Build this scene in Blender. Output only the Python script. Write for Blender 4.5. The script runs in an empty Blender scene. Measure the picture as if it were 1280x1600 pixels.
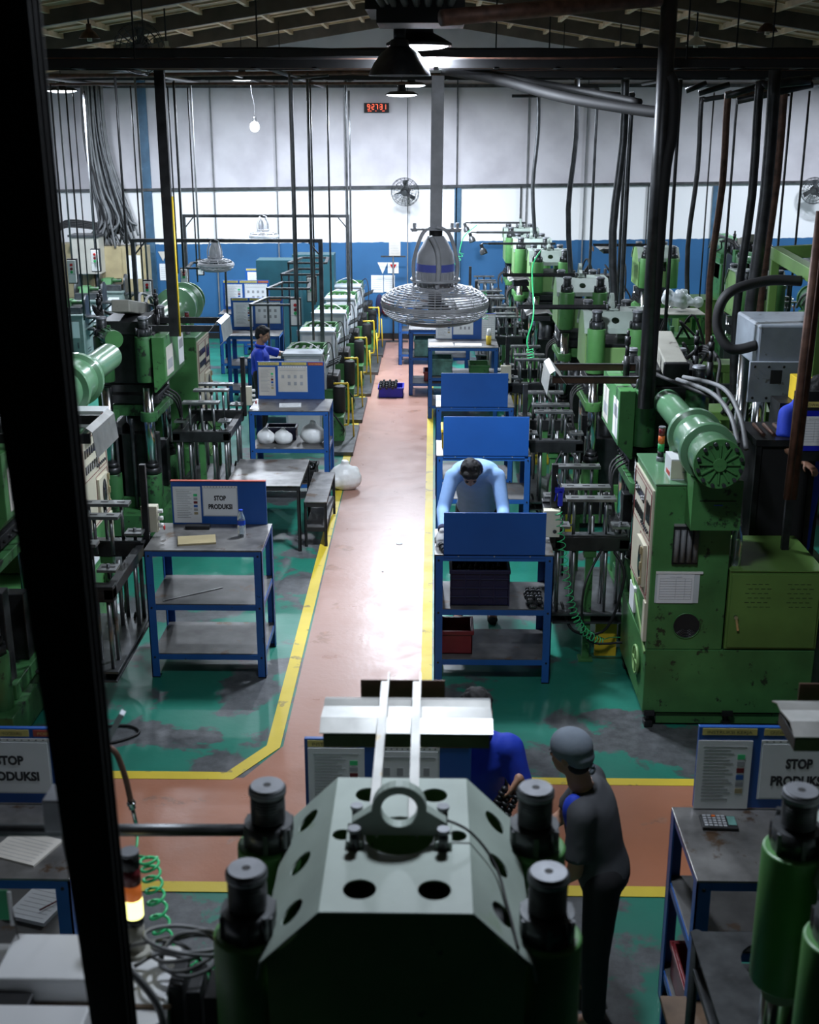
import bpy, bmesh, math, random
from mathutils import Vector, Matrix
random.seed(11)
R = math.radians
scene = bpy.context.scene
col = scene.collection
PI = math.pi

# ------------------------------------------------------------------ camera
H = 4.3
FPX = 1900.0                                   # focal length in pixels of the 1280x1600 frame
PITCH = math.atan(608 / FPX)
YAW = math.atan(37 / FPX * math.cos(PITCH))
camd = bpy.data.cameras.new('camera')
cam = bpy.data.objects.new('camera', camd); col.objects.link(cam)
cam.location = (0, 0, H)
cam.rotation_euler = (PI / 2 - PITCH, 0, YAW)
camd.sensor_fit = 'VERTICAL'; camd.sensor_height = 36.0; camd.sensor_width = 28.8
camd.lens = FPX / 1600 * 36.0
camd.clip_start = 0.05; camd.clip_end = 100
camd.dof.use_dof = True; camd.dof.focus_distance = 12.5; camd.dof.aperture_fstop = 3.5
scene.camera = cam
# ------------------------------------------------------------------ view, world
scene.view_settings.view_transform = 'Standard'
scene.view_settings.look = 'None'
scene.view_settings.gamma = 1.0
scene.view_settings.exposure = 0.0
scene.view_settings.use_curve_mapping = False
world = bpy.data.worlds.new('world'); scene.world = world; world.use_nodes = True
world.node_tree.nodes['Background'].inputs[0].default_value = (0.55, 0.75, 1.0, 1)
world.node_tree.nodes['Background'].inputs[1].default_value = 0.002

def at(px, py, z=None, Y=None, X=None):
    """world point on the sight line of a photo pixel, at a given height or distance"""
    f = Vector((-math.sin(YAW) * math.cos(PITCH), math.cos(YAW) * math.cos(PITCH), -math.sin(PITCH)))
    r = Vector((math.cos(YAW), math.sin(YAW), 0)); u = r.cross(f)
    d = f + r * ((px - 640) / FPX) - u * ((py - 800) / FPX)
    t = (z - H) / d.z if z is not None else (Y / d.y if Y is not None else X / d.x)
    return Vector((0, 0, H)) + d * t

# ------------------------------------------------------------------ lamps (power in W)
LAMPS = [  # name-kind, x, y, z, radius, watts
    ('dish', -0.12, 10.66, 4.90, 0.25, 470),
    ('dome', -0.27, 10.35, 4.66, 0.25, 170),
    ('disc', -0.50, 20.3, 4.72, 0.25, 430),
    ('disc', -0.38, 22.4, 4.92, 0.25, 250),
    ('disc', -6.10, 21.0, 4.80, 0.25, 330),
    ('disc', -3.30, 22.2, 5.02, 0.25, 230),
    ('disc', 7.20, 22.0, 5.02, 0.25, 330),
    ('disc', 2.60, 16.5, 5.05, 0.25, 65),
    ('disc', -3.40, 15.2, 5.05, 0.25, 60),
    ('disc', 0.30, 4.95, 5.45, 0.25, 125),
]

# ------------------------------------------------------------------ materials
MATS = {}
def mat(name, c, rough=0.5, metal=0.0, var=0.12, scale=6.0, worn=None, wamt=0.0, wscale=9.0, emit=None, estr=0.0, bump=0.0, trans=0.0, alpha=1.0, coat=0.0):
    if name in MATS: return MATS[name]
    m = bpy.data.materials.new(name); m.use_nodes = True
    nt = m.node_tree; b = nt.nodes['Principled BSDF']
    b.inputs['Roughness'].default_value = rough
    b.inputs['Metallic'].default_value = metal
    if coat: b.inputs['Coat Weight'].default_value = coat
    tc = nt.nodes.new('ShaderNodeTexCoord')
    n = nt.nodes.new('ShaderNodeTexNoise'); n.inputs['Scale'].default_value = scale; n.inputs['Detail'].default_value = 5
    nt.links.new(tc.outputs['Object'], n.inputs['Vector'])
    rp = nt.nodes.new('ShaderNodeValToRGB')
    lo = [max(0, x * (1 - var * 1.6)) for x in c]; hi = [min(1, x * (1 + var)) for x in c]
    rp.color_ramp.elements[0].position = 0.3; rp.color_ramp.elements[0].color = (*lo, 1)
    rp.color_ramp.elements[1].position = 0.7; rp.color_ramp.elements[1].color = (*hi, 1)
    nt.links.new(n.outputs['Fac'], rp.inputs['Fac'])
    out = rp.outputs['Color']
    if worn:
        n2 = nt.nodes.new('ShaderNodeTexNoise'); n2.inputs['Scale'].default_value = wscale; n2.inputs['Detail'].default_value = 8
        n2.inputs['Roughness'].default_value = 0.65
        nt.links.new(tc.outputs['Object'], n2.inputs['Vector'])
        r2 = nt.nodes.new('ShaderNodeValToRGB')
        th = 0.72 - 0.3 * wamt
        r2.color_ramp.elements[0].position = th; r2.color_ramp.elements[0].color = (0, 0, 0, 1)
        r2.color_ramp.elements[1].position = th + 0.05; r2.color_ramp.elements[1].color = (1, 1, 1, 1)
        nt.links.new(n2.outputs['Fac'], r2.inputs['Fac'])
        mx = nt.nodes.new('ShaderNodeMix'); mx.data_type = 'RGBA'
        nt.links.new(r2.outputs['Color'], mx.inputs[0]); nt.links.new(out, mx.inputs[6])
        mx.inputs[7].default_value = (*worn, 1); out = mx.outputs[2]
    nt.links.new(out, b.inputs['Base Color'])
    if bump:
        bp = nt.nodes.new('ShaderNodeBump'); bp.inputs['Strength'].default_value = bump; bp.inputs['Distance'].default_value = 0.01
        nt.links.new(n.outputs['Fac'], bp.inputs['Height']); nt.links.new(bp.outputs['Normal'], b.inputs['Normal'])
    if emit:
        b.inputs['Emission Color'].default_value = (*emit, 1); b.inputs['Emission Strength'].default_value = estr
    if trans:
        b.inputs['Transmission Weight'].default_value = trans
    if alpha < 1: b.inputs['Alpha'].default_value = alpha
    MATS[name] = m
    return m

mat('green', (0.055, 0.185, 0.055), 0.42, 0, 0.2, 3, (0.015, 0.03, 0.015), 0.42, 10)
mat('green_light', (0.21, 0.37, 0.13), 0.45, 0, 0.12, 3, (0.05, 0.09, 0.04), 0.2, 14)
mat('green_dark', (0.035, 0.125, 0.04), 0.42, 0, 0.25, 4, (0.012, 0.02, 0.012), 0.5, 9)
mat('green_mid', (0.085, 0.25, 0.07), 0.42, 0, 0.15, 3, (0.03, 0.06, 0.02), 0.3, 10)
mat('green_gloss', (0.105, 0.235, 0.125), 0.28, 0, 0.08, 3, coat=0.3)
mat('olive', (0.10, 0.20, 0.045), 0.45, 0, 0.15, 3, (0.03, 0.05, 0.02), 0.2, 12)
mat('hood', (0.36, 0.43, 0.38), 0.48, 0, 0.12, 4, (0.28, 0.36, 0.27), 0.25, 6)
mat('seafoam', (0.17, 0.225, 0.21), 0.5, 0, 0.12, 4, (0.10, 0.13, 0.12), 0.2, 12)
mat('black', (0.007, 0.007, 0.008), 0.7, 0, 0.2)
mat('iron', (0.035, 0.036, 0.038), 0.42, 0.6, 0.3, 9, (0.09, 0.06, 0.04), 0.2, 12)
mat('dark_steel', (0.10, 0.105, 0.11), 0.38, 0.7, 0.3, 8)
mat('cap', (0.22, 0.23, 0.25), 0.5, 0.4, 0.2, 8)
mat('steel', (0.27, 0.275, 0.28), 0.36, 0.85, 0.2, 9, (0.16, 0.12, 0.09), 0.25, 7)
mat('chrome', (0.6, 0.61, 0.62), 0.16, 1.0, 0.1, 4)
mat('tin', (0.42, 0.42, 0.40), 0.35, 0.5, 0.15, 8, (0.4, 0.33, 0.2), 0.3, 9)
mat('brown_plate', (0.09, 0.045, 0.03), 0.5, 0.4, 0.25, 8)
mat('rust', (0.13, 0.065, 0.045), 0.55, 0.3, 0.35, 12)
mat('blue', (0.016, 0.095, 0.34), 0.42, 0, 0.1, 3, (0.01, 0.03, 0.09), 0.2, 16)
mat('blue_panel', (0.012, 0.085, 0.34), 0.4, 0, 0.08, 2)
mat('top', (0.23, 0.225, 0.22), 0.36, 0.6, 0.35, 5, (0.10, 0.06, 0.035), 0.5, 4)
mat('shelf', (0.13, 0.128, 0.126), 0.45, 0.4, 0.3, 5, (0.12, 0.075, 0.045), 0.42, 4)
mat('paper', (0.74, 0.76, 0.78), 0.8, 0, 0.03)
mat('paper_old', (0.58, 0.55, 0.50), 0.8, 0, 0.06)
mat('ink', (0.03, 0.03, 0.035), 0.7)
mat('ink_grey', (0.33, 0.34, 0.36), 0.7)
mat('film', (0.55, 0.6, 0.62), 0.25, 0, 0.05)
mat('label_yellow', (0.62, 0.52, 0.16), 0.6)
mat('label_red', (0.45, 0.08, 0.05), 0.6)
mat('red', (0.5, 0.02, 0.02), 0.4)
mat('dark_red', (0.16, 0.015, 0.02), 0.35)
mat('orange', (0.7, 0.15, 0.03), 0.35)
mat('go_green', (0.03, 0.35, 0.1), 0.4)
mat('yellow', (0.72, 0.50, 0.03), 0.45, 0, 0.1, 5, (0.3, 0.2, 0.05), 0.2, 12)
mat('cream', (0.55, 0.52, 0.40), 0.45, 0, 0.08, 4, (0.35, 0.28, 0.15), 0.2, 9)
mat('tan', (0.36, 0.30, 0.17), 0.5, 0, 0.12, 4, (0.25, 0.18, 0.08), 0.3, 6)
mat('grey_paint', (0.42, 0.46, 0.50), 0.45, 0, 0.1, 4, (0.2, 0.2, 0.2), 0.2, 9)
mat('press_grey', (0.24, 0.27, 0.31), 0.5, 0, 0.15, 4, (0.1, 0.1, 0.1), 0.35, 9)
mat('white_paint', (0.62, 0.63, 0.64), 0.5, 0, 0.06, 3, (0.35, 0.33, 0.3), 0.15, 7)
mat('dusty', (0.24, 0.235, 0.20), 0.55, 0, 0.15, 3, (0.08, 0.07, 0.06), 0.35, 8)
mat('beige', (0.42, 0.41, 0.36), 0.45, 0, 0.1, 3, (0.15, 0.13, 0.1), 0.25, 8)
mat('rubber', (0.010, 0.010, 0.011), 0.65)
mat('cable_grey', (0.16, 0.165, 0.17), 0.55, 0, 0.2)
mat('hose_green', (0.05, 0.55, 0.20), 0.3)
mat('pistol_blue', (0.02, 0.03, 0.45), 0.35)
mat('crate_blue', (0.01, 0.015, 0.40), 0.4)
mat('crate_navy', (0.012, 0.012, 0.045), 0.4)
mat('crate_green', (0.12, 0.27, 0.24), 0.5, 0, 0.25, 12)
mat('plastic_white', (0.75, 0.75, 0.73), 0.4, 0, 0.03)
mat('bag', (0.85, 0.86, 0.85), 0.4, 0, 0.05, 9, bump=0.6)
mat('bottle', (0.75, 0.88, 0.95), 0.08, 0, 0.02, trans=0.85)
mat('glass_dark', (0.02, 0.02, 0.02), 0.1)
mat('fan_grey', (0.50, 0.51, 0.54), 0.55, 0.0, 0.15, 9)
mat('fan_blue', (0.14, 0.17, 0.60), 0.35, 0, 0.1)
mat('skin', (0.42, 0.22, 0.14), 0.5, 0, 0.05)
mat('skin_dark', (0.25, 0.12, 0.08), 0.5, 0, 0.05)
mat('hair', (0.007, 0.006, 0.007), 0.75, 0, 0.3, 40, bump=0.5)
mat('shirt_light', (0.24, 0.40, 0.70), 0.8, 0, 0.07, 7, bump=0.25)
mat('shirt_blue', (0.01, 0.045, 0.50), 0.75, 0, 0.12, 7, bump=0.25)
mat('shirt_grey', (0.055, 0.058, 0.066), 0.85, 0, 0.12, 7, bump=0.25)
mat('cap_cloth', (0.16, 0.19, 0.23), 0.85, 0, 0.08, 9)
mat('trousers', (0.006, 0.006, 0.008), 0.9)
mat('glove', (0.50, 0.50, 0.49), 0.9, 0, 0.08, 20)
mat('navy', (0.012, 0.015, 0.06), 0.8)
mat('bulb', (1, 1, 1), 0.4, emit=(0.85, 0.95, 1.0), estr=14)
mat('lamp_face', (1, 1, 1), 0.4, emit=(0.86, 0.93, 1.0), estr=9)
mat('led_red', (0.6, 0.02, 0.02), 0.4, emit=(1.0, 0.12, 0.05), estr=2.5)
mat('beacon_yellow', (0.8, 0.8, 0.2), 0.3, emit=(1.0, 1.0, 0.35), estr=2.5)
mat('beacon_orange', (0.5, 0.12, 0.03), 0.3, emit=(1.0, 0.25, 0.05), estr=0.25)
mat('roof', (0.46, 0.31, 0.19), 0.7, 0, 0.2, 2)
mat('purlin', (0.60, 0.44, 0.28), 0.7, 0, 0.2, 4)
mat('rafter', (0.10, 0.08, 0.065), 0.7, 0, 0.2, 4)
mat('post_blue', (0.05, 0.12, 0.20), 0.5, 0, 0.2, 4, (0.25, 0.28, 0.3), 0.25, 8)
mat('lid_blue', (0.02, 0.08, 0.6), 0.4)
mat('teal_cabinet', (0.012, 0.07, 0.09), 0.5, 0, 0.12, 4)
mat('flag', (0.02, 0.30, 0.12), 0.7)
mat('wood', (0.16, 0.10, 0.06), 0.6, 0, 0.3, 6)

# ------------------------------------------------------------------ mesh builder
TEXT_CACHE = {}
class MB:
    def __init__(s, m='iron'):
        s.v = []; s.f = []; s.fm = []; s.fs = []; s.mats = []; s.m = m
    def _add(s, vs, fs, smooth=False):
        o = len(s.v); s.v += [tuple(p) for p in vs]
        if s.m not in s.mats: s.mats.append(s.m)
        k = s.mats.index(s.m)
        for i, f in enumerate(fs):
            s.f.append([o + j for j in f]); s.fm.append(k)
            s.fs.append(smooth if isinstance(smooth, bool) else smooth[i])
        return s
    def use(s, m): s.m = m; return s
    def box(s, x0, x1, y0, y1, z0, z1, M=None):
        p = [Vector(q) for q in ((x0, y0, z0), (x1, y0, z0), (x1, y1, z0), (x0, y1, z0), (x0, y0, z1), (x1, y0, z1), (x1, y1, z1), (x0, y1, z1))]
        if M: p = [M @ q for q in p]
        return s._add(p, [(3, 2, 1, 0), (4, 5, 6, 7), (0, 1, 5, 4), (1, 2, 6, 5), (2, 3, 7, 6), (3, 0, 4, 7)])
    def cbox(s, c, d, M=None):
        return s.box(c[0] - d[0] / 2, c[0] + d[0] / 2, c[1] - d[1] / 2, c[1] + d[1] / 2, c[2] - d[2] / 2, c[2] + d[2] / 2, M)
    def bar(s, a, b, w, h=None, up=(0, 0, 1)):
        a = Vector(a); b = Vector(b); h = h or w
        d = (b - a); L = d.length; d.normalize(); u = Vector(up)
        if abs(d.dot(u)) > 0.98: u = Vector((0, 1, 0))
        x = d.cross(u).normalized(); y = x.cross(d)
        M = Matrix(((x.x, d.x, y.x, a.x), (x.y, d.y, y.y, a.y), (x.z, d.z, y.z, a.z), (0, 0, 0, 1)))
        return s.box(-w / 2, w / 2, 0, L, -h / 2, h / 2, M)
    def cyl(s, a, b, r, r1=None, n=16, caps=True):
        a = Vector(a); b = Vector(b); r1 = r if r1 is None else r1
        d = (b - a).normalized(); u = Vector((0, 0, 1)) if abs(d.z) < 0.95 else Vector((1, 0, 0))
        x = d.cross(u).normalized(); y = d.cross(x)
        vs = []
        for c, rr in ((a, r), (b, r1)):
            for i in range(n):
                t = 2 * PI * i / n; vs.append(c + (x * math.cos(t) + y * math.sin(t)) * rr)
        fs = [(i, (i + 1) % n, n + (i + 1) % n, n + i) for i in range(n)]; sm = [True] * n
        if caps: fs += [tuple(range(n))[::-1], tuple(range(n, 2 * n))]; sm += [False, False]
        return s._add(vs, [f[::-1] for f in fs], sm)
    def lathe(s, prof, c=(0, 0, 0), axis=(0, 0, 1), n=24):
        """prof: list of (radius, distance along axis); sharp profile corners stay sharp"""
        runs = [[prof[0]]]
        for i in range(1, len(prof)):
            runs[-1].append(prof[i])
            if i < len(prof) - 1:
                a = math.atan2(prof[i][1] - prof[i - 1][1], prof[i][0] - prof[i - 1][0]); b = math.atan2(prof[i + 1][1] - prof[i][1], prof[i + 1][0] - prof[i][0])
                if abs((b - a + PI) % (2 * PI) - PI) > 0.6: runs.append([prof[i]])
        for rn in runs: s._lathe(rn, c, axis, n)
        return s
    def _lathe(s, prof, c, axis, n):
        c = Vector(c); d = Vector(axis).normalized(); u = Vector((0, 0, 1)) if abs(d.z) < 0.95 else Vector((1, 0, 0))
        x = d.cross(u).normalized(); y = d.cross(x); vs = []
        for r, h in prof:
            for i in range(n):
                t = 2 * PI * i / n; vs.append(c + d * h + (x * math.cos(t) + y * math.sin(t)) * max(r, 1e-4))
        fs = []
        for k in range(len(prof) - 1):
            for i in range(n):
                fs.append((k * n + (i + 1) % n, k * n + i, (k + 1) * n + i, (k + 1) * n + (i + 1) % n))
        return s._add(vs, fs, True)
    def sph(s, c, r, n=16, M=None):
        r = r if isinstance(r, (tuple, list)) else (r, r, r); vs = []; fs = []; h = n // 2
        for j in range(h + 1):
            p = PI * j / h
            for i in range(n):
                t = 2 * PI * i / n
                q = Vector((r[0] * math.sin(p) * math.cos(t), r[1] * math.sin(p) * math.sin(t), r[2] * math.cos(p)))
                if M: q = M @ q
                vs.append(Vector(c) + q)
        for j in range(h):
            for i in range(n): fs.append((j * n + i, (j + 1) * n + i, (j + 1) * n + (i + 1) % n, j * n + (i + 1) % n))
        return s._add(vs, fs, True)
    def tube(s, pts, r, n=8, smooth_path=0, closed=False):
        pts = [Vector(p) for p in pts]
        if smooth_path: pts = catmull(pts, smooth_path)
        vs = []; fs = []; N = len(pts)
        t0 = (pts[1] - pts[0]).normalized(); u = Vector((0, 0, 1)) if abs(t0.z) < 0.9 else Vector((1, 0, 0))
        x = t0.cross(u).normalized()
        for k, p in enumerate(pts):
            if closed: t = (pts[(k + 1) % N] - pts[k - 1]).normalized()
            else: t = (pts[min(k + 1, N - 1)] - pts[max(k - 1, 0)]).normalized()
            x = (x - t * x.dot(t)).normalized(); y = t.cross(x)
            rr = r[k] if isinstance(r, list) else r
            for i in range(n):
                a = 2 * PI * i / n; vs.append(p + (x * math.cos(a) + y * math.sin(a)) * rr)
        for k in range(N if closed else N - 1):
            k2 = (k + 1) % N
            for i in range(n): fs.append((k * n + i, k * n + (i + 1) % n, k2 * n + (i + 1) % n, k2 * n + i))
        if not closed: fs += [tuple(range(n))[::-1], tuple((N - 1) * n + i for i in range(n))]
        return s._add(vs, fs, True)
    def ring(s, c, r, tr, axis=(0, 0, 1), n=32, tn=6):
        c = Vector(c); d = Vector(axis).normalized(); u = Vector((0, 0, 1)) if abs(d.z) < 0.95 else Vector((1, 0, 0))
        x = d.cross(u).normalized(); y = d.cross(x)
        return s.tube([c + (x * math.cos(2 * PI * i / n) + y * math.sin(2 * PI * i / n)) * r for i in range(n)], tr, tn, closed=True)
    def prism(s, poly, a0, a1, axis='y'):
        """poly in the plane across axis, extruded from a0 to a1"""
        def P(u, v, a): return {'y': (u, a, v), 'x': (a, u, v), 'z': (u, v, a)}[axis]
        n = len(poly); vs = [P(u, v, a0) for u, v in poly] + [P(u, v, a1) for u, v in poly]
        fs = [tuple(range(n)), tuple(range(2 * n - 1, n - 1, -1))] + [(i, n + i, n + (i + 1) % n, (i + 1) % n) for i in range(n)]
        return s._add(vs, fs)
    def quad(s, a, b, c, d): return s._add([a, b, c, d], [(0, 1, 2, 3)])
    def holed(s, O, U, V, w, h, cx, cy, r, n=20):
        """rectangle panel w x h spanned by unit U,V from O with a round hole"""
        O = Vector(O); U = Vector(U); V = Vector(V); inn = []; out = []
        angs = [2 * PI * i / n for i in range(n)]
        for q in ((0, 0), (w, 0), (w, h), (0, h)): angs.append(math.atan2(q[1] - cy, q[0] - cx) % (2 * PI))
        angs = sorted(set(round(a, 6) for a in angs))
        for a in angs:
            ca, sa = math.cos(a), math.sin(a); ts = []
            if ca > 1e-6: ts.append((w - cx) / ca)
            if ca < -1e-6: ts.append(-cx / ca)
            if sa > 1e-6: ts.append((h - cy) / sa)
            if sa < -1e-6: ts.append(-cy / sa)
            t = min(ts); out.append(O + U * (cx + t * ca) + V * (cy + t * sa)); inn.append(O + U * (cx + r * ca) + V * (cy + r * sa))
        k = len(angs)
        return s._add(inn + out, [(i, k + i, k + (i + 1) % k, (i + 1) % k) for i in range(k)])
    def text(s, txt, o, size, u=(1, 0, 0), v=(0, 0, 1), bold=0.0, width=None, center=True):
        key = (txt, bold)
        if key not in TEXT_CACHE:
            cu = bpy.data.curves.new('t', 'FONT'); cu.body = txt; cu.size = 1.0; cu.offset = bold; cu.resolution_u = 3
            ob = bpy.data.objects.new('t', cu); me = ob.to_mesh()
            vs = [p.co.copy() for p in me.vertices]; fs = [tuple(p.vertices) for p in me.polygons]
            ob.to_mesh_clear(); bpy.data.objects.remove(ob); bpy.data.curves.remove(cu)
            TEXT_CACHE[key] = (vs, fs)
        vs, fs = TEXT_CACHE[key]
        if not vs: return s
        x0 = min(p.x for p in vs); x1 = max(p.x for p in vs)
        k = size; kx = (width / (x1 - x0)) if width else k
        U = Vector(u).normalized(); W = Vector(v).normalized(); o = Vector(o); off = (x0 + x1) / 2 if center else x0
        return s._add([o + U * ((p.x - off) * kx) + W * (p.y * k) for p in vs], fs)
    def build(s, name, parent=None, bevel=0, solid=0, remesh=0, smooth=0, loc=None):
        me = bpy.data.meshes.new(name); me.from_pydata(s.v, [], s.f)
        for m in s.mats: me.materials.append(MATS[m])
        me.polygons.foreach_set('material_index', s.fm); me.polygons.foreach_set('use_smooth', s.fs); me.update()
        o = bpy.data.objects.new(name, me); col.objects.link(o)
        if loc: o.location = loc
        if parent is not None: o.parent = parent
        if solid: md = o.modifiers.new('solid', 'SOLIDIFY'); md.thickness = solid; md.offset = 0
        if bevel: md = o.modifiers.new('bevel', 'BEVEL'); md.width = bevel; md.segments = 2; md.limit_method = 'ANGLE'; md.angle_limit = R(50)
        if remesh:
            md = o.modifiers.new('remesh', 'REMESH'); md.mode = 'VOXEL'; md.voxel_size = remesh; md.use_smooth_shade = True
            if smooth: md = o.modifiers.new('smooth', 'SMOOTH'); md.iterations = smooth; md.factor = 0.6
        return o

def catmull(P, k=6):
    out = []
    for i in range(len(P) - 1):
        p0 = P[max(i - 1, 0)]; p1 = P[i]; p2 = P[i + 1]; p3 = P[min(i + 2, len(P) - 1)]
        for j in range(k):
            t = j / k
            out.append(0.5 * ((2 * p1) + (p2 - p0) * t + (2 * p0 - 5 * p1 + 4 * p2 - p3) * t * t + (3 * p1 - p0 - 3 * p2 + p3) * t ** 3))
    out.append(P[-1]); return out
def coil(pts, r, turns, n=14):
    """helix of radius r wound round a path"""
    P = catmull([Vector(p) for p in pts], 24); out = []; N = turns * n
    for i in range(N + 1):
        f = i / N * (len(P) - 1); k = min(int(f), len(P) - 2); c = P[k].lerp(P[k + 1], f - k)
        t = (P[k + 1] - P[k]).normalized(); u = Vector((0, 1, 0.1)) if abs(t.y) < 0.9 else Vector((1, 0, 0))
        x = t.cross(u).normalized(); y = t.cross(x); a = 2 * PI * i / n
        out.append(c + (x * math.cos(a) + y * math.sin(a)) * r)
    return out

def tag(o, label=None, cat=None, group=None, kind=None):
    if label: o['label'] = label
    if cat: o['category'] = cat
    if group: o['group'] = group
    if kind: o['kind'] = kind
    return o
def empty(name, loc=(0, 0, 0), rz=0.0):
    o = bpy.data.objects.new(name, None); col.objects.link(o); o.location = loc; o.rotation_euler = (0, 0, rz); o.empty_display_size = 0.1
    return o
KIDS = {}
def copy_tree(o, parent=None):
    c = o.copy(); col.objects.link(c); c.parent = parent
    for ch in [q for q in bpy.data.objects if q.parent == o]: copy_tree(ch, c)
    return c
def place(proto, first, loc, rz, label, group=None, skip=()):
    """the first call moves the prototype itself, later calls copy it"""
    o = proto if first else copy_tree(proto)
    o.location = loc; o.rotation_euler = (0, 0, rz); o['label'] = label
    if group: o['group'] = group
    return o
def drop_parts(root, names):
    for ch in [q for q in bpy.data.objects if q.parent == root and q.name.split('.')[0] in names]:
        for g in [q for q in bpy.data.objects if q.parent == ch]: bpy.data.objects.remove(g)
        bpy.data.objects.remove(ch)

# ================================================================== THE SETTING
def floor_mat(name, base, worn, amt, rough, sc=1.1, band=None, far=None):
    m = bpy.data.materials.new(name); m.use_nodes = True; nt = m.node_tree; b = nt.nodes['Principled BSDF']
    L = nt.links.new; tc = nt.nodes.new('ShaderNodeTexCoord')
    def noise(scale, det=6, ro=0.6, dist=0.0):
        n = nt.nodes.new('ShaderNodeTexNoise'); n.inputs['Scale'].default_value = scale; n.inputs['Detail'].default_value = det
        n.inputs['Roughness'].default_value = ro; n.inputs['Distortion'].default_value = dist; L(tc.outputs['Object'], n.inputs['Vector']); return n.outputs['Fac']
    def ramp(src, a, ca, b_, cb):
        r = nt.nodes.new('ShaderNodeValToRGB'); r.color_ramp.elements[0].position = a; r.color_ramp.elements[0].color = ca
        r.color_ramp.elements[1].position = b_; r.color_ramp.elements[1].color = cb; L(src, r.inputs['Fac']); return r.outputs['Color']
    c1 = ramp(noise(0.7, 4), 0.3, (*[x * 0.8 for x in base], 1), 0.7, (*[min(1, x * 1.2) for x in base], 1))
    fac = noise(sc, 8, 0.62, 0.3)
    if band:                                   # wear concentrated in strips across the hall (y, half width, strength)
        sy = nt.nodes.new('ShaderNodeSeparateXYZ'); L(tc.outputs['Object'], sy.inputs[0])
        for (yc, hw, st) in band:
            d = nt.nodes.new('ShaderNodeMath'); d.operation = 'SUBTRACT'; L(sy.outputs[1], d.inputs[0]); d.inputs[1].default_value = yc
            a = nt.nodes.new('ShaderNodeMath'); a.operation = 'ABSOLUTE'; L(d.outputs[0], a.inputs[0])
            r = nt.nodes.new('ShaderNodeMapRange'); L(a.outputs[0], r.inputs[0]); r.inputs[1].default_value = 0; r.inputs[2].default_value = hw; r.inputs[3].default_value = st; r.inputs[4].default_value = 0
            s_ = nt.nodes.new('ShaderNodeMath'); s_.operation = 'ADD'; L(r.outputs[0], s_.inputs[0]); L(fac, s_.inputs[1]); fac = s_.outputs[0]
    if far:                                    # main aisle colour blended paler and pinker, floor sheen painted in
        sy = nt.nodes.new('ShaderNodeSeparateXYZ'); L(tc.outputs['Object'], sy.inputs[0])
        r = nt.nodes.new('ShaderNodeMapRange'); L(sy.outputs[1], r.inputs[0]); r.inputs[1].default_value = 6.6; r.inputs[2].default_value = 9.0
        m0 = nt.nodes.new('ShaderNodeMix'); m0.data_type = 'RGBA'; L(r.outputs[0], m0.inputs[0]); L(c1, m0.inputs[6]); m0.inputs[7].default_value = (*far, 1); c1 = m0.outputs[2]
    patch = ramp(fac, 0.60 - amt, (0, 0, 0, 1), 0.63 - amt, (1, 1, 1, 1))
    mx = nt.nodes.new('ShaderNodeMix'); mx.data_type = 'RGBA'; L(patch, mx.inputs[0]); L(c1, mx.inputs[6])
    L(ramp(noise(9, 8, 0.7), 0.35, (*[x * 0.6 for x in worn], 1), 0.75, (*[x * 1.5 for x in worn], 1)), mx.inputs[7])
    scr = ramp(noise(5.5, 10, 0.75, 0.5), 0.70, (0, 0, 0, 1), 0.73, (1, 1, 1, 1))
    mx2 = nt.nodes.new('ShaderNodeMix'); mx2.data_type = 'RGBA'; L(scr, mx2.inputs[0]); L(mx.outputs[2], mx2.inputs[6]); mx2.inputs[7].default_value = (*[x * 0.5 for x in worn], 1)
    L(mx2.outputs[2], b.inputs['Base Color'])
    rr = nt.nodes.new('ShaderNodeMath'); rr.operation = 'MULTIPLY_ADD'; L(noise(3, 6), rr.inputs[0]); rr.inputs[1].default_value = 0.35; rr.inputs[2].default_value = rough - 0.15
    L(rr.outputs[0], b.inputs['Roughness'])
    bp = nt.nodes.new('ShaderNodeBump'); bp.inputs['Strength'].default_value = 0.15; bp.inputs['Distance'].default_value = 0.01; L(noise(14, 5), bp.inputs['Height']); L(bp.outputs['Normal'], b.inputs['Normal'])
    MATS[name] = m
floor_mat('floor_green', (0.016, 0.165, 0.115), (0.085, 0.09, 0.095), 0.06, 0.36, band=[(5.75, 0.6, .16), (7.95, 0.7, .07)])
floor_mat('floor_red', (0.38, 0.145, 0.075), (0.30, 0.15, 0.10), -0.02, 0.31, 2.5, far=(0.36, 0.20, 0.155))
floor_mat('floor_yellow', (0.62, 0.47, 0.035), (0.40, 0.30, 0.06), 0.0, 0.45, 5)

def struct(mb, name, **k): return tag(mb.build(name, **k), kind='structure')
XL, XR, YB = -8.6, 9.4, 25.3
struct(MB('floor_green').box(XL, XR, 0.2, YB, -0.1, 0), 'floor')
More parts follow.
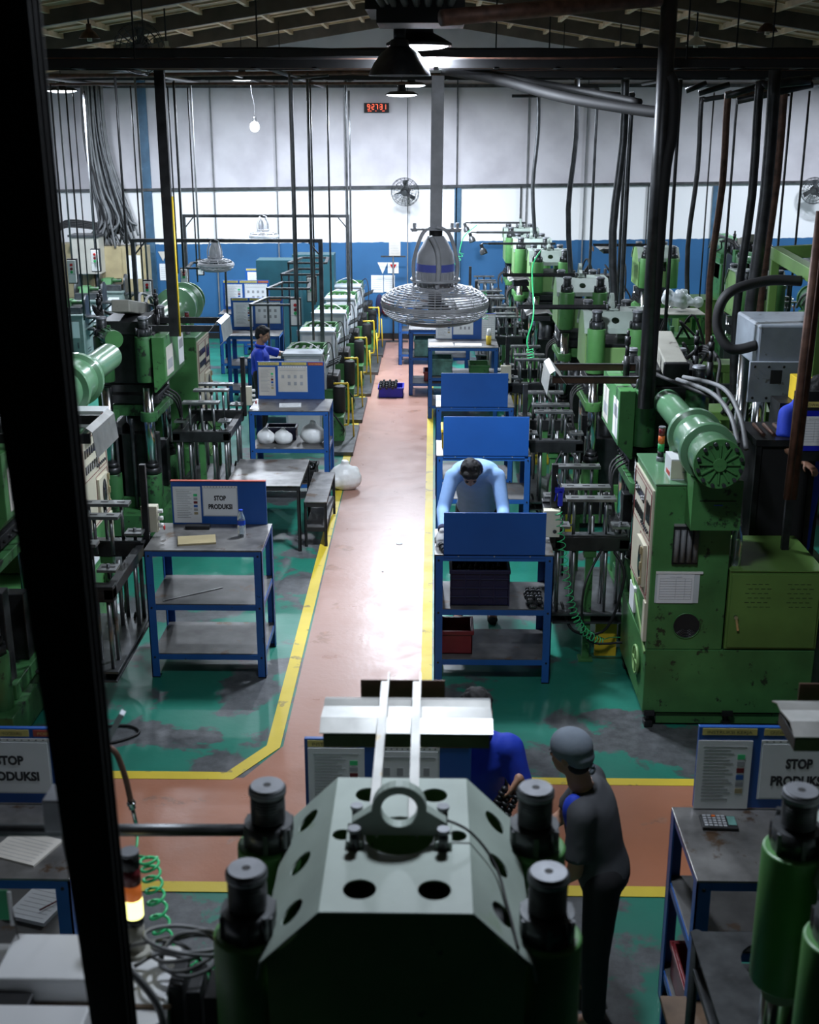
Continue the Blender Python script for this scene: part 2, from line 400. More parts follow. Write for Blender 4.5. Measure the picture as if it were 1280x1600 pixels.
# red walkway: one outline, main aisle and cross aisle
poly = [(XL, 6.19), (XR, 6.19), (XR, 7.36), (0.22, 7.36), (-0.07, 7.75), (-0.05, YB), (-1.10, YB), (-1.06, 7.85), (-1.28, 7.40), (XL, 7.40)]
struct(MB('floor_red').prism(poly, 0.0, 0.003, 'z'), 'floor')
def strip(pts, w, name):
    mb = MB('floor_yellow')
    L = []; P = [Vector((x, y, 0)) for x, y in pts]
    for i, p in enumerate(P):
        a = (P[i] - P[i - 1]).normalized() if i else (P[1] - P[0]).normalized()
        b = (P[i + 1] - P[i]).normalized() if i < len(P) - 1 else a
        n = (Vector((-a.y, a.x, 0)) + Vector((-b.y, b.x, 0))).normalized(); n /= max(0.5, n.dot(Vector((-a.y, a.x, 0))))
        L.append((p + n * w / 2, p - n * w / 2))
    for i in range(len(L) - 1):
        q = [L[i][0], L[i][1], L[i + 1][1], L[i + 1][0]]
        mb._add([(v.x, v.y, 0.002) for v in q] + [(v.x, v.y, 0.006) for v in q], [(4, 5, 6, 7), (0, 1, 5, 4), (1, 2, 6, 5), (2, 3, 7, 6), (3, 0, 4, 7)])
    struct(mb, name)
strip([(XL, 7.42), (-1.38, 7.42), (-1.13, 7.84), (-1.15, YB)], 0.10, 'trim_1')
strip([(XR, 7.39), (0.24, 7.39), (-0.03, 7.78), (-0.01, YB)], 0.09, 'trim_2')
strip([(XL, 6.14), (XR, 6.14)], 0.10, 'trim_3')
# drain covers let into the red aisle
for i, (px, py) in enumerate(((624, 850), (598, 894))):
    p = at(px, py, z=0); r = (0.035, 0.01)[i]
    tag(MB('dark_steel').cyl((p.x, p.y, 0.003), (p.x, p.y, 0.008), r, n=18).build('floor_drain'), ('round steel drain cover set in the red aisle floor', 'small dark plug in the red aisle nearer than the drain cover')[i], 'drain')

# back wall with painted dado
def wall_mat():
    m = bpy.data.materials.new('back_wall'); m.use_nodes = True; nt = m.node_tree; b = nt.nodes['Principled BSDF']; L = nt.links.new
    tc = nt.nodes.new('ShaderNodeTexCoord'); sx = nt.nodes.new('ShaderNodeSeparateXYZ'); L(tc.outputs['Object'], sx.inputs[0])
    n = nt.nodes.new('ShaderNodeTexNoise'); n.inputs['Scale'].default_value = 1.3; n.inputs['Detail'].default_value = 7; L(tc.outputs['Object'], n.inputs['Vector'])
    n2 = nt.nodes.new('ShaderNodeTexNoise'); n2.inputs['Scale'].default_value = 7; n2.inputs['Detail'].default_value = 4; L(tc.outputs['Object'], n2.inputs['Vector'])
    h = nt.nodes.new('ShaderNodeMath'); h.operation = 'MULTIPLY_ADD'; L(sx.outputs[0], h.inputs[0]); h.inputs[1].default_value = -0.0115; L(sx.outputs[2], h.inputs[2])
    h2 = nt.nodes.new('ShaderNodeMath'); h2.operation = 'MULTIPLY_ADD'; L(n2.outputs['Fac'], h2.inputs[0]); h2.inputs[1].default_value = 0.05; L(h.outputs[0], h2.inputs[2])
    g = nt.nodes.new('ShaderNodeMath'); g.operation = 'GREATER_THAN'; L(h2.outputs[0], g.inputs[0]); g.inputs[1].default_value = 2.02
    rw = nt.nodes.new('ShaderNodeValToRGB'); rw.color_ramp.elements[0].color = (0.44, 0.42, 0.45, 1); rw.color_ramp.elements[1].color = (0.58, 0.56, 0.59, 1); rw.color_ramp.elements[0].position = 0.3; rw.color_ramp.elements[1].position = 0.6; L(n.outputs['Fac'], rw.inputs['Fac'])
    rb = nt.nodes.new('ShaderNodeValToRGB'); rb.color_ramp.elements[0].color = (0.016, 0.085, 0.20, 1); rb.color_ramp.elements[1].color = (0.022, 0.115, 0.27, 1); rb.color_ramp.elements[0].position = 0.3; rb.color_ramp.elements[1].position = 0.65; L(n.outputs['Fac'], rb.inputs['Fac'])
    mx = nt.nodes.new('ShaderNodeMix'); mx.data_type = 'RGBA'; L(g.outputs[0], mx.inputs[0]); L(rb.outputs['Color'], mx.inputs[6])
    g2 = nt.nodes.new('ShaderNodeMath'); g2.operation = 'LESS_THAN'; L(h.outputs[0], g2.inputs[0]); g2.inputs[1].default_value = 3.09
    mw = nt.nodes.new('ShaderNodeMix'); mw.data_type = 'RGBA'; L(g2.outputs[0], mw.inputs[0]); L(rw.outputs['Color'], mw.inputs[6]); mw.inputs[7].default_value = (0.84, 0.84, 0.85, 1); L(mw.outputs[2], mx.inputs[7])
    L(mx.outputs[2], b.inputs['Base Color']); b.inputs['Roughness'].default_value = 0.6; MATS['back_wall'] = m
wall_mat()
def roof_z(x): return 6.35 - abs(x + 0.3) * 0.155
xs = [XL, -0.3, XR]
struct(MB('back_wall').prism([(XL, 0), (XR, 0), (XR, roof_z(XR)), (-0.3, roof_z(-0.3)), (XL, roof_z(XL))], YB, YB + 0.15, 'y'), 'wall_back')
struct(MB('back_wall').box(XL - 0.15, XL, 0.2, YB, 0, roof_z(XL)), 'wall_left')
struct(MB('back_wall').box(XR, XR + 0.15, 0.2, YB, 0, roof_z(XR)), 'wall_right')
struct(MB('black').box(XL, XR, YB - 0.03, YB, 0, 0.12), 'baseboard_back')
# roof sheets, rafters, purlins
rf = MB('roof')
rf._add([(XL - .2, 0.2, roof_z(XL - .2)), (-0.3, 0.2, roof_z(-0.3)), (XR + .2, 0.2, roof_z(XR + .2)), (XL - .2, YB + .2, roof_z(XL - .2)), (-0.3, YB + .2, roof_z(-0.3)), (XR + .2, YB + .2, roof_z(XR + .2))], [(0, 1, 4, 3), (1, 2, 5, 4)])
struct(rf, 'ceiling', solid=0.04)
k = 0
for i in range(9):
    y = 1.5 + i * 2.9
    mb = MB('rafter')
    mb.bar((XL, y, roof_z(XL) - 0.12), (-0.3, y, roof_z(-0.3) - 0.12), 0.10, 0.2); mb.bar((-0.3, y, roof_z(-0.3) - 0.12), (XR, y, roof_z(XR) - 0.12), 0.10, 0.2)
    k += 1; struct(mb, 'trim_%d' % (10 + k))
mb = MB('purlin')
for i in range(13):
    for sgn in (-1, 1):
        x = -0.3 + sgn * (0.35 + i * 0.68)
        if XL < x < XR: mb.box(x - 0.03, x + 0.03, 0.3, YB, roof_z(x) - 0.09, roof_z(x) - 0.02)
struct(mb, 'trim_30')
mb = MB('purlin')
for i in range(40):
    y = 4.3 + i * 0.53
    mb.bar((XL, y, roof_z(XL) - 0.03), (-0.3, y, roof_z(-0.3) - 0.03), 0.05, 0.03); mb.bar((-0.3, y, roof_z(-0.3) - 0.03), (XR, y, roof_z(XR) - 0.03), 0.05, 0.03)
struct(mb, 'trim_31')
# horizontal rail, joints and posts of the back wall
struct(MB('dark_steel').bar((XL, YB - 0.04, 2.99 - .012), (XR, YB - 0.04, 3.20), 0.05, 0.055), 'trim_40')
struct(MB('dark_steel').bar((XL, YB - 0.03, 4.98), (XR, YB - 0.03, 5.0), 0.06, 0.06), 'trim_41')
for i, (px, w, m, z1) in enumerate(((333, .02, 'cable_grey', 5.2), (432, .02, 'cable_grey', 5.2), (540, .02, 'cable_grey', 5.2), (637, .02, 'cable_grey', 5.2), (824, .02, 'cable_grey', 5.2), (716, .13, 'post_blue', 3.1), (815, .02, 'dark_steel', 3.1), (915, .02, 'cable_grey', 5.2), (1016, .02, 'dark_steel', 3.1), (1124, .15, 'post_blue', 3.1), (228, .17, 'post_blue', 5.2), (714, .025, 'dark_steel', 5.2))):
    p = at(px, 250, Y=YB)
    struct(MB(m).box(p.x - w / 2, p.x + w / 2, YB - 0.05, YB, 0.1, z1), 'trim_%d' % (50 + i))

# ================================================================== FOREGROUND COLUMN
mb = MB('black')
TL, TR, BL, BR = at(-95, -40, Y=2.5), at(50, -40, Y=2.5), at(163, 1680, Y=2.5), at(216, 1680, Y=2.5)
def ext(p, q, z): return p + (q - p) * ((z - p.z) / (q.z - p.z))
L0, L1 = ext(TL, BL, 0), ext(TL, BL, 5.8); R0, R1 = ext(TR, BR, 0), ext(TR, BR, 5.8)
for (y0, y1, il, ir) in ((-.04, -.03, 0, 0), (.03, .04, 0, 0), (-.005, .005, .02, .02)):
    o = [Vector((x, y, 0)) for x in (0,) for y in (y0, y1)]
    v = [L0 + o[0], R0 + o[0], R0 + o[1], L0 + o[1], L1 + o[0], R1 + o[0], R1 + o[1], L1 + o[1]]
    mb._add(v, [(3, 2, 1, 0), (4, 5, 6, 7), (0, 1, 5, 4), (1, 2, 6, 5), (2, 3, 7, 6), (3, 0, 4, 7)])
mb.bar((L0 + R0) / 2, (L1 + R1) / 2, .012, .07, up=(0, 1, 0))
tag(mb.build('steel_column', bevel=0.003), 'black steel column standing closest to the camera at the left edge', 'column')

# ================================================================== TABLES
def sheet(mb, x0, x1, z0, z1, y, kind, mfront='paper'):
    """paper on a board facing -y; text and pictures are thin meshes just proud of it"""
    w = x1 - x0; h = z1 - z0
    mb.use(mfront).box(x0, x1, y - 0.003, y, z0, z1); yy = y - 0.0042
    if kind == 'stop':
        mb.use('ink').text('STOP', ((x0 + x1) / 2, yy, z0 + h * 0.56), h * 0.24, bold=0.05, width=w * 0.36)
        mb.text('PRODUKSI', ((x0 + x1) / 2, yy, z0 + h * 0.24), h * 0.24, bold=0.05, width=w * 0.72)
    elif kind == 'list':
        mb.use('ink_grey')
        for i in range(16):
            z = z1 - h * (0.14 + 0.048 * i)
            mb.box(x0 + w * .12, x0 + w * (0.6 + 0.08 * math.sin(i * 2.1)), yy, yy + .001, z, z + h * .012)
        mb.box(x0 + w * .1, x0 + w * .9, yy, yy + .001, z1 - h * .09, z1 - h * .083)
        for i, m in enumerate(('hose_green', 'ink_grey', 'dark_red', 'blue', 'ink_grey', 'tan')):
            mb.use(m); z = z1 - h * (0.2 + 0.1 * i); mb.box(x0 + w * .74, x0 + w * .88, yy, yy + .001, z - h * .07, z)
    elif kind == 'form':
        mb.use('ink_grey')
        for i in range(9):
            z = z1 - h * (0.15 + 0.09 * i); mb.box(x0 + w * .06, x1 - w * .06, yy, yy + .001, z, z + h * .008)
        for u in (.06, .5, .75, .936): mb.box(x0 + w * u, x0 + w * u + .0015, yy, yy + .001, z1 - h * .87, z1 - h * .15)
        mb.text('DATA HARIAN', ((x0 + x1) / 2, yy, z1 - h * .11), h * .06)
    elif kind == 'photos':
        mb.use('ink_grey')
        mb.box(x0 + w * .04, x1 - w * .04, yy, yy + .001, z1 - h * .12, z1 - h * .1)
        for i in range(4):
            for j in range(2):
                if (i, j) == (0, 1): continue
                mb.box(x0 + w * (.1 + .22 * i), x0 + w * (.2 + .22 * i), yy, yy + .001, z0 + h * (.55 - .3 * j), z0 + h * (.7 - .3 * j))

def notice_board(parent, x0, x1, y, z0, z1, items, thick=0.025, m='blue_panel', headers=True, tilt=0):
    bd = MB(m).box(x0, x1, y, y + thick, z0, z1).build('notice_board', parent, bevel=0.003)
    w = x1 - x0
    if headers:
        h = 0.035
        for a, b, t, mm in ((0.02, 0.33, 'INSTRUKSI KERJA', 'label_yellow'), (0.37, 0.74, 'SOP (STANDARD OPERATION PROCEDURE)', 'label_yellow'), (0.76, 0.985, 'POINT PENTING', 'label_red')):
            q = MB(mm).box(x0 + w * a, x0 + w * b, y - 0.002, y, z1 - h - .008, z1 - .008)
            q.use('ink' if mm != 'label_red' else 'label_yellow').text(t, (x0 + w * (a + b) / 2, y - .0032, z1 - h), h * .62, width=w * (b - a) * .82)
            q.build('header_strip', bd)
    for (a, b, c, d, kind, mp) in items:
        q = MB('film')
        if kind in ('stop', 'photos', 'form'):
            q.box(x0 + w * a - .008, x0 + w * b + .008, y - .002, y, z0 + (z1 - z0) * c - .01, z0 + (z1 - z0) * d + .02)
            q.use('plastic_white').box(x0 + w * a - .008, x0 + w * b + .008, y - .004, y - .002, z0 + (z1 - z0) * d + .006, z0 + (z1 - z0) * d + .02)
            q.use('ink')
            for i in range(11):
                xx = x0 + w * (a + (b - a) * (i + .5) / 11); q.box(xx - .004, xx + .004, y - .005, y - .004, z0 + (z1 - z0) * d + .01, z0 + (z1 - z0) * d + .015)
        sheet(q, x0 + w * a, x0 + w * b, z0 + (z1 - z0) * c, z0 + (z1 - z0) * d, y - .003, kind, mp)
        q.build('notice_sheet', bd)
    return bd

def table(name, label, x0, x1, y0, y1, h=1.1, shelves=(0.64, 0.21), topm='top', legm='blue', group=None, leg=0.065, lip=True, cat='table'):
    """angle-iron work table; its origin is the middle of its footprint"""
    cx, cy = (x0 + x1) / 2, (y0 + y1) / 2; w, d = (x1 - x0) / 2, (y1 - y0) / 2
    t = tag(empty(name, (cx, cy, 0)), label, cat, group)
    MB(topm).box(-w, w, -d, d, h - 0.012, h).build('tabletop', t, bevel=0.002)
    f = MB(legm)
    for z in [h - 0.035] + [s - .03 for s in shelves]:
        for sy in (-1, 1): f.box(-w + .01, w - .01, sy * (d - .012) - .006, sy * (d - .012) + .006, z - .022, z + .022)
        for sx in (-1, 1): f.box(sx * (w - .012) - .006, sx * (w - .012) + .006, -d + .01, d - .01, z - .022, z + .022)
    f.build('frame', t)
    for sx in (-1, 1):
        for sy in (-1, 1):
            q = MB(legm); X = sx * w; Y = sy * d
            q.box(min(X, X - sx * leg), max(X, X - sx * leg), min(Y, Y - sy * .008), max(Y, Y - sy * .008), 0.008, h - .013)
            q.box(min(X, X - sx * .008), max(X, X - sx * .008), min(Y, Y - sy * leg), max(Y, Y - sy * leg), 0.008, h - .013)
            q.use('iron').box(min(X, X - sx * leg), max(X, X - sx * leg), min(Y, Y - sy * leg), max(Y, Y - sy * leg), 0, .01)
            for z in [h - .05] + [s - .03 for s in shelves]: q.cyl((X - sx * leg / 2, Y + sy * .004, z), (X - sx * leg / 2, Y, z), .009, n=6)
            q.build('leg', t)
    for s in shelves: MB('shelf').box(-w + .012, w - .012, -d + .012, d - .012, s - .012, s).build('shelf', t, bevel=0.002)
    return t, w, d

STOP = [(.02, .31, .04, .88, 'list', 'paper'), (.34, .69, .22, .84, 'stop', 'paper')]
# T1, left of the aisle
t, w, d = table('work_table', 'worn blue work table left of the aisle with STOP PRODUKSI sign and water bottle', -2.26, -1.33, 8.98, 9.66)
notice_board(t, -w + .10, w - .04, d - .03, 1.10, 1.475, STOP, headers=False)
MB('label_red').box(-w + .10, w - .04, d - .04, d - .005, 1.475, 1.481).build('board_edge', t)
# L2, left of the aisle further back
t, w, d = table('work_table', 'blue work table left of the aisle holding a folded paper, white bags on floor behind', -2.14, -1.20, 13.85, 14.5)
notice_board(t, -w + .03, w - .1, d - .03, 1.10, 1.56, [(.02, .27, .1, .86, 'list', 'paper_old'), (.32, .74, .22, .84, 'photos', 'paper_old')])
# low dark table and bench beside the aisle
table('low_table', 'low dark steel table between the two left work tables', -2.14, -1.36, 12.05, 13.1, h=0.72, shelves=(), legm='black', leg=.035)
table('steel_bench', 'narrow steel bench beside the aisle line next to the low dark table', -1.34, -1.10, 12.2, 13.35, h=0.50, shelves=(0.22,), legm='black', leg=.03, cat='bench')
# right row R1..R6
rl = [('blue work table right of the aisle where the stooping man works, crate on its shelf', 0.03, 0.96, 8.92, 9.55),
      ('second blue work table from the front right of the aisle, behind the stooping man', 0.05, 1.01, 11.88, 12.5),
      ('third blue work table from the front right of the aisle with a yellow crate', 0.05, 0.98, 14.10, 14.75)]
for i, (lb, x0, x1, y0, y1) in enumerate(rl):
    t, w, d = table('work_table', lb, x0, x1, y0, y1)
    pw = (.10, .86) if i == 0 else ((.07, .93))
    bw = x1 - x0
    q = MB('blue_panel').box(-w + (.07, .07, .06)[i], w - (.07, .03, .08)[i], -d + .0, -d + .018, 1.07, (1.44, 1.50, 1.50)[i])
    for u in (.2, .5, .8): q.use('ink_grey').cyl((-w + bw * u, -d - .003, 1.085), (-w + bw * u, -d + .001, 1.085), .006, n=8)
    q.build('back_panel', t, bevel=0.002)
t, w, d = table('work_table', 'bright blue work table right of the aisle with papers and a yellow bottle', -0.06, 1.00, 18.1, 18.85)
notice_board(t, -w + .12, w - .02, d - .03, 1.10, 1.5, [(.0, .27, .02, .96, 'list', 'paper'), (.30, .62, .2, .93, 'photos', 'paper'), (.78, .99, .02, .92, 'form', 'paper')], headers=True)
t, w, d = table('work_table', 'blue work table jutting into the aisle behind the hanging fan, green crate on shelf', -0.38, 0.62, 19.75, 20.4)
t, w, d = table('work_table', 'furthest blue work table right of the aisle below the hanging fan', -0.62, 0.3, 22.4, 23.0)
# tables at the left back behind the worker in blue
for i, (px, py, Y) in enumerate(((395, 530, 19.2), (378, 482, 21.5), (412, 462, 23.4))):
    p = at(px, py, Y=Y); c = p.x
    t, w, d = table('work_table', ('blue work table with notice board just behind the worker in royal blue', 'blue work table with notice board, middle one of three at the left back', 'blue work table with notice board nearest the blue back wall')[i], c - .42, c + .42, Y, Y + .6, h=1.08, shelves=(0.6, 0.2), group=None)
    notice_board(t, -w, w, d - .03, 1.08, 1.6, [(.05, .42, .1, .86, 'list', 'paper'), (.48, .95, .22, .84, ('photos', 'photos', 'stop')[i], 'paper')])
# table the worker in royal blue leans over
t, w, d = table('work_table', 'blue work table strewn with papers in front of the worker in royal blue', -2.72, -2.08, 17.7, 18.3, h=1.0)
# foreground
t, w, d = table('work_table', 'blue work table at lower right with a calculator on it', 1.19, 2.15, 4.66, 5.27, shelves=(0.72, 0.2))
notice_board(t, -w + .10, w - .02, d - .02, 1.11, 1.55, [(.0, .31, .0, .84, 'list', 'paper'), (.37, .80, .14, .80, 'stop', 'paper')])
t, w, d = table('work_table', 'blue work table behind the foreground press with the instruction board', -0.62, 0.24, 4.72, 5.22)
notice_board(t, -w + .02, w - .04, d - .03, 1.11, 1.50, [(.02, .36, .02, .88, 'list', 'paper'), (.44, .80, .1, .84, 'photos', 'paper')])
t, w, d = table('work_table', 'blue work table at lower left behind the black column, closed folder on top', -2.75, -1.60, 4.62, 5.25, shelves=(0.62, 0.2))
notice_board(t, -w + .03, w - .06, d - .02, 1.11, 1.52, [(.05, .40, .1, .86, 'list', 'paper'), (.46, .82, .16, .82, 'stop', 'paper')])

# ================================================================== PRESSES
# local frame of every press: origin on the floor at its centre, work side towards -x, cabinet side towards -y
def annulus(mb, outer, inner, y0, y1, C):
    """ring between two outlines (same count) in the xz plane, y0..y1, through map C"""
    n = len(outer)
    vs = [C(u, y0, v) for u, v in outer] + [C(u, y0, v) for u, v in inner] + [C(u, y1, v) for u, v in outer] + [C(u, y1, v) for u, v in inner]
    fs = []
    for i in range(n):
        j = (i + 1) % n
        fs += [(i, j, n + j, n + i), (2 * n + j, 2 * n + i, 3 * n + i, 3 * n + j), (i, 2 * n + i, 2 * n + j, j), (n + j, 3 * n + j, 3 * n + i, n + i)]
    mb._add(vs, fs)

def press_core(t, head='iron', sleeve='green'):
    g = MB(sleeve)
    g.box(-.36, .36, -.58, .58, .06, .30); g.box(-.30, .30, -.30, .30, .30, .42)
    for sx in (-1, 1):
        for sy in (-1, 1):
            g.cyl((sx * .215, sy * .405, .28), (sx * .215, sy * .405, .72), .095, n=20)
            g.use('iron').box(sx * .3 - .05, sx * .3 + .05, sy * .5 - .05, sy * .5 + .05, 0, .06).use(sleeve)
    g.build('base_frame', t, bevel=.006)
    for sx in (-1, 1):
        for sy in (-1, 1):
            x, y = sx * .215, sy * .405
            c = MB('chrome').cyl((x, y, .72), (x, y, 1.66), .055, n=20).build('guide_column', t)
            MB('iron').cyl((x, y, .72), (x, y, .79), .085, n=8).cyl((x, y, .79), (x, y, .84), .065, n=16).build('lower_nut', c)
            MB(sleeve).cyl((x, y, 1.72), (x, y, 2.20), .098, n=24).build('sleeve', c, bevel=.008)
            q = MB('dark_steel').cyl((x, y, 2.20), (x, y, 2.275), .074, n=24)
            for k in range(6):
                a = k * PI / 3; q.bar((x + .074 * math.cos(a), y + .074 * math.sin(a), 2.205), (x + .074 * math.cos(a), y + .074 * math.sin(a), 2.27), .014)
            for a in (.7, 3.6): q.cyl((x + .083 * math.cos(a), y + .083 * math.sin(a), 2.22), (x + .083 * math.cos(a), y + .083 * math.sin(a), 2.29), .010, n=8)
            q.build('lock_ring', c)
            q = MB('dark_steel').cyl((x, y, 2.275), (x, y, 2.372), .051, n=28)
            for k in range(9): q.cyl((x, y, 2.285 + .010 * k), (x, y, 2.290 + .010 * k), .053, n=28)
            q.use('cap').cyl((x, y, 2.372), (x, y, 2.388), .057, n=32).cyl((x, y, 2.388), (x, y, 2.396), .057, .049, n=32).cyl((x, y, 2.396), (x, y, 2.3985), .049, n=32)
            q.use('black').cyl((x, y, 2.3985), (x, y, 2.399), .012, n=14)
            q.build('column_cap', c)
    m = MB(sleeve)
    for sx in (-1, 1):
        for sy in (-1, 1): m.cyl((sx * .215, sy * .405, 1.30), (sx * .215, sy * .405, 1.40), .088, n=20)
    m.box(-.30, -.13, -.40, .40, 1.31, 1.39).box(.13, .30, -.40, .40, 1.31, 1.39).box(-.2, .2, -.28, .28, 1.32, 1.44)
    m.build('moving_platen', t, bevel=.005)
    MB('dark_steel').cyl((0, 0, .42), (0, 0, 1.32), .13, n=24).build('ram', t)
    q = MB('iron').box(-.26, .26, .14, .27, .42, 1.12).box(-.26, .26, -.27, -.14, .42, .95).box(.12, .30, -.27, .27, .42, 1.2)  # dark iron filler added to blacken the gap between the columns
    for x in (-.2, 0, .18): q.use('dark_steel').cyl((x, .31, .3), (x, .31, 1.3), .022, n=10)
    q.build('dark_filler', t, bevel=.006)
    q = MB('iron').box(-.30, .30, -.30, .30, 1.46, 1.55).box(-.28, .28, -.28, .28, 1.58, 1.66)
    for k in range(5): q.cyl((-.32, -.24 + k * .12, 1.5), (-.29, -.24 + k * .12, 1.5), .012, n=8).cyl((-.24 + k * .12, -.31, 1.5), (-.24 + k * .12, -.29, 1.5), .012, n=8)
    q.build('heater_platen', t, bevel=.004)
    if head: MB(head).box(-.30, .30, -.31, .31, 1.68, 2.2).build('head_block', t, bevel=.01)
    q = MB('rubber')
    for k in range(3): q.tube([(-.30, -.2 + .12 * k, 1.52), (-.42, -.22 + .1 * k, 1.40), (-.40, -.35, 1.0), (-.35, -.5, .5)], .011, smooth_path=6)
    q.build('heater_hose', t)

def tool_rack(t, n=0):
    """ejector frame on the work side: slotted plates above a beam, guide rods hanging to a bottom plate"""
    q = MB('iron'); q.box(-1.0, -.38, -1.0, -.90, .98, 1.10); q.box(-1.0, -.38, -.02, .08, .98, 1.10); q.box(-.46, -.38, -1.0, .08, 1.0, 1.08); q.box(-1.0, -.93, -1.0, .08, 1.0, 1.08)
    q.use('dark_steel').box(-.98, -.40, -.99, -.90, 1.10, 1.115)
    q.build('rack_frame', t, bevel=.004)
    for y in (-.95, -.62, .02):
        q = MB('steel')
        for i in range(3): q.cyl((-.83 + .13 * i, y, 1.10), (-.83 + .13 * i, y, 1.40), .014, n=10)
        q.build('plate_rod', t)
        q = MB('steel').box(-.90, -.50, y - .055, y + .055, 1.40, 1.425)
        q.use('black')
        for i in range(3): q.box(-.86 + .13 * i, -.80 + .13 * i, y - .012, y + .012, 1.425, 1.427)
        q.build('tool_plate', t, bevel=.002)
    for x in (-1.0, -.52):
        for y in (-.93, -.1):
            q = MB('steel').box(x, x + .14, y - .07, y + .07, 1.17, 1.19).use('black').box(x + .02, x + .12, y - .015, y + .015, 1.19, 1.192)
            q.use('dark_steel').cyl((x + .07, y, 1.1), (x + .07, y, 1.215), .014, n=8)
            q.build('slotted_clamp', t)
    for x in (-.95, -.82, -.56, -.43):
        for y in (-.96, -.78, -.12, .04): MB('steel').cyl((x, y, .44), (x, y, 1.0), .017, n=10).build('guide_rod', t)
    q = MB('dark_steel').box(-1.0, -.38, -1.02, .10, .42, .44).box(-.98, -.40, -1.0, .08, .34, .355)
    for x in (-.9, -.5):
        for y in (-.9, -.05): q.cyl((x, y, .355), (x, y, .42), .015, n=8)
    q.build('bottom_plate', t, bevel=.003)
    MB('green').box(-.72, -.66, -.98, -.92, 0.02, .98).box(-.75, -.63, -1.01, -.89, 0, .02).box(-.74, -.64, -.99, -.91, .92, .98).build('rack_post', t, bevel=.003)
    MB('green').box(-.72, -.66, 0, .06, 0.02, .98).box(-.75, -.63, -.03, .09, 0, .02).build('rack_post', t, bevel=.003)
    MB('yellow').box(-.60, -.42, -.88, -.84, 0.0, .30).build('yellow_guard', t)
    q = MB('rubber').tube([(-.5, -1.0, .98), (-.42, -1.1, .8), (-.55, -1.12, .35), (-.8, -1.0, .28), (-.9, -.9, .5)], .012, smooth_path=7)
    q.tube([(-.6, -1.0, 1.0), (-.75, -1.15, .7), (-.7, -1.1, .25), (-.4, -1.1, .22)], .010, smooth_path=7)
    q.build('rack_hose', t)
    q = MB('iron').box(-1.03, -.98, -1.04, -.99, 1.02, 1.72)
    q.use('cream').box(-1.09, -.96, -1.12, -1.04, 1.14, 1.36); q.use('dark_steel').cyl((-1.0, -1.13, 1.19), (-1.0, -1.12, 1.19), .016, n=10)
    q.use('plastic_white')
    for k in range(3): q.cyl((-1.13, -1.08, 1.19 + .06 * k), (-1.09, -1.08, 1.19 + .06 * k), .018, n=10)
    q.use('red').cyl((-1.14, -1.08, 1.17), (-1.13, -1.08, 1.17), .02, n=10)
    q.build('control_head', t, bevel=.004)

def tray(t):
    for y in (-.065, .05):
        MB('iron').box(-1.03, .0, y - .003, y + .003, 2.355, 2.39).box(-.98, .0, y - .026, y, 2.372, 2.377).build('tray_arm', t)
    q = MB('tin')
    sec = [(-.68, 2.325), (-.74, 2.352), (-.86, 2.335), (-.90, 2.342), (-.96, 2.32)]
    for i in range(4):
        (a, b), (c, d) = sec[i], sec[i + 1]
        q.quad((a, -.29, b), (a, .30, b), (c, .30, d), (c, -.29, d))
    q.build('deflector_tray', t, solid=.004)
    MB('iron').box(-.9, -.70, -.28, .29, 2.26, 2.31).build('tray_bracket', t, bevel=.003)
    MB('brown_plate').box(-1.05, -1.043, -.17, .14, 2.28, 2.35).build('end_plate', t)

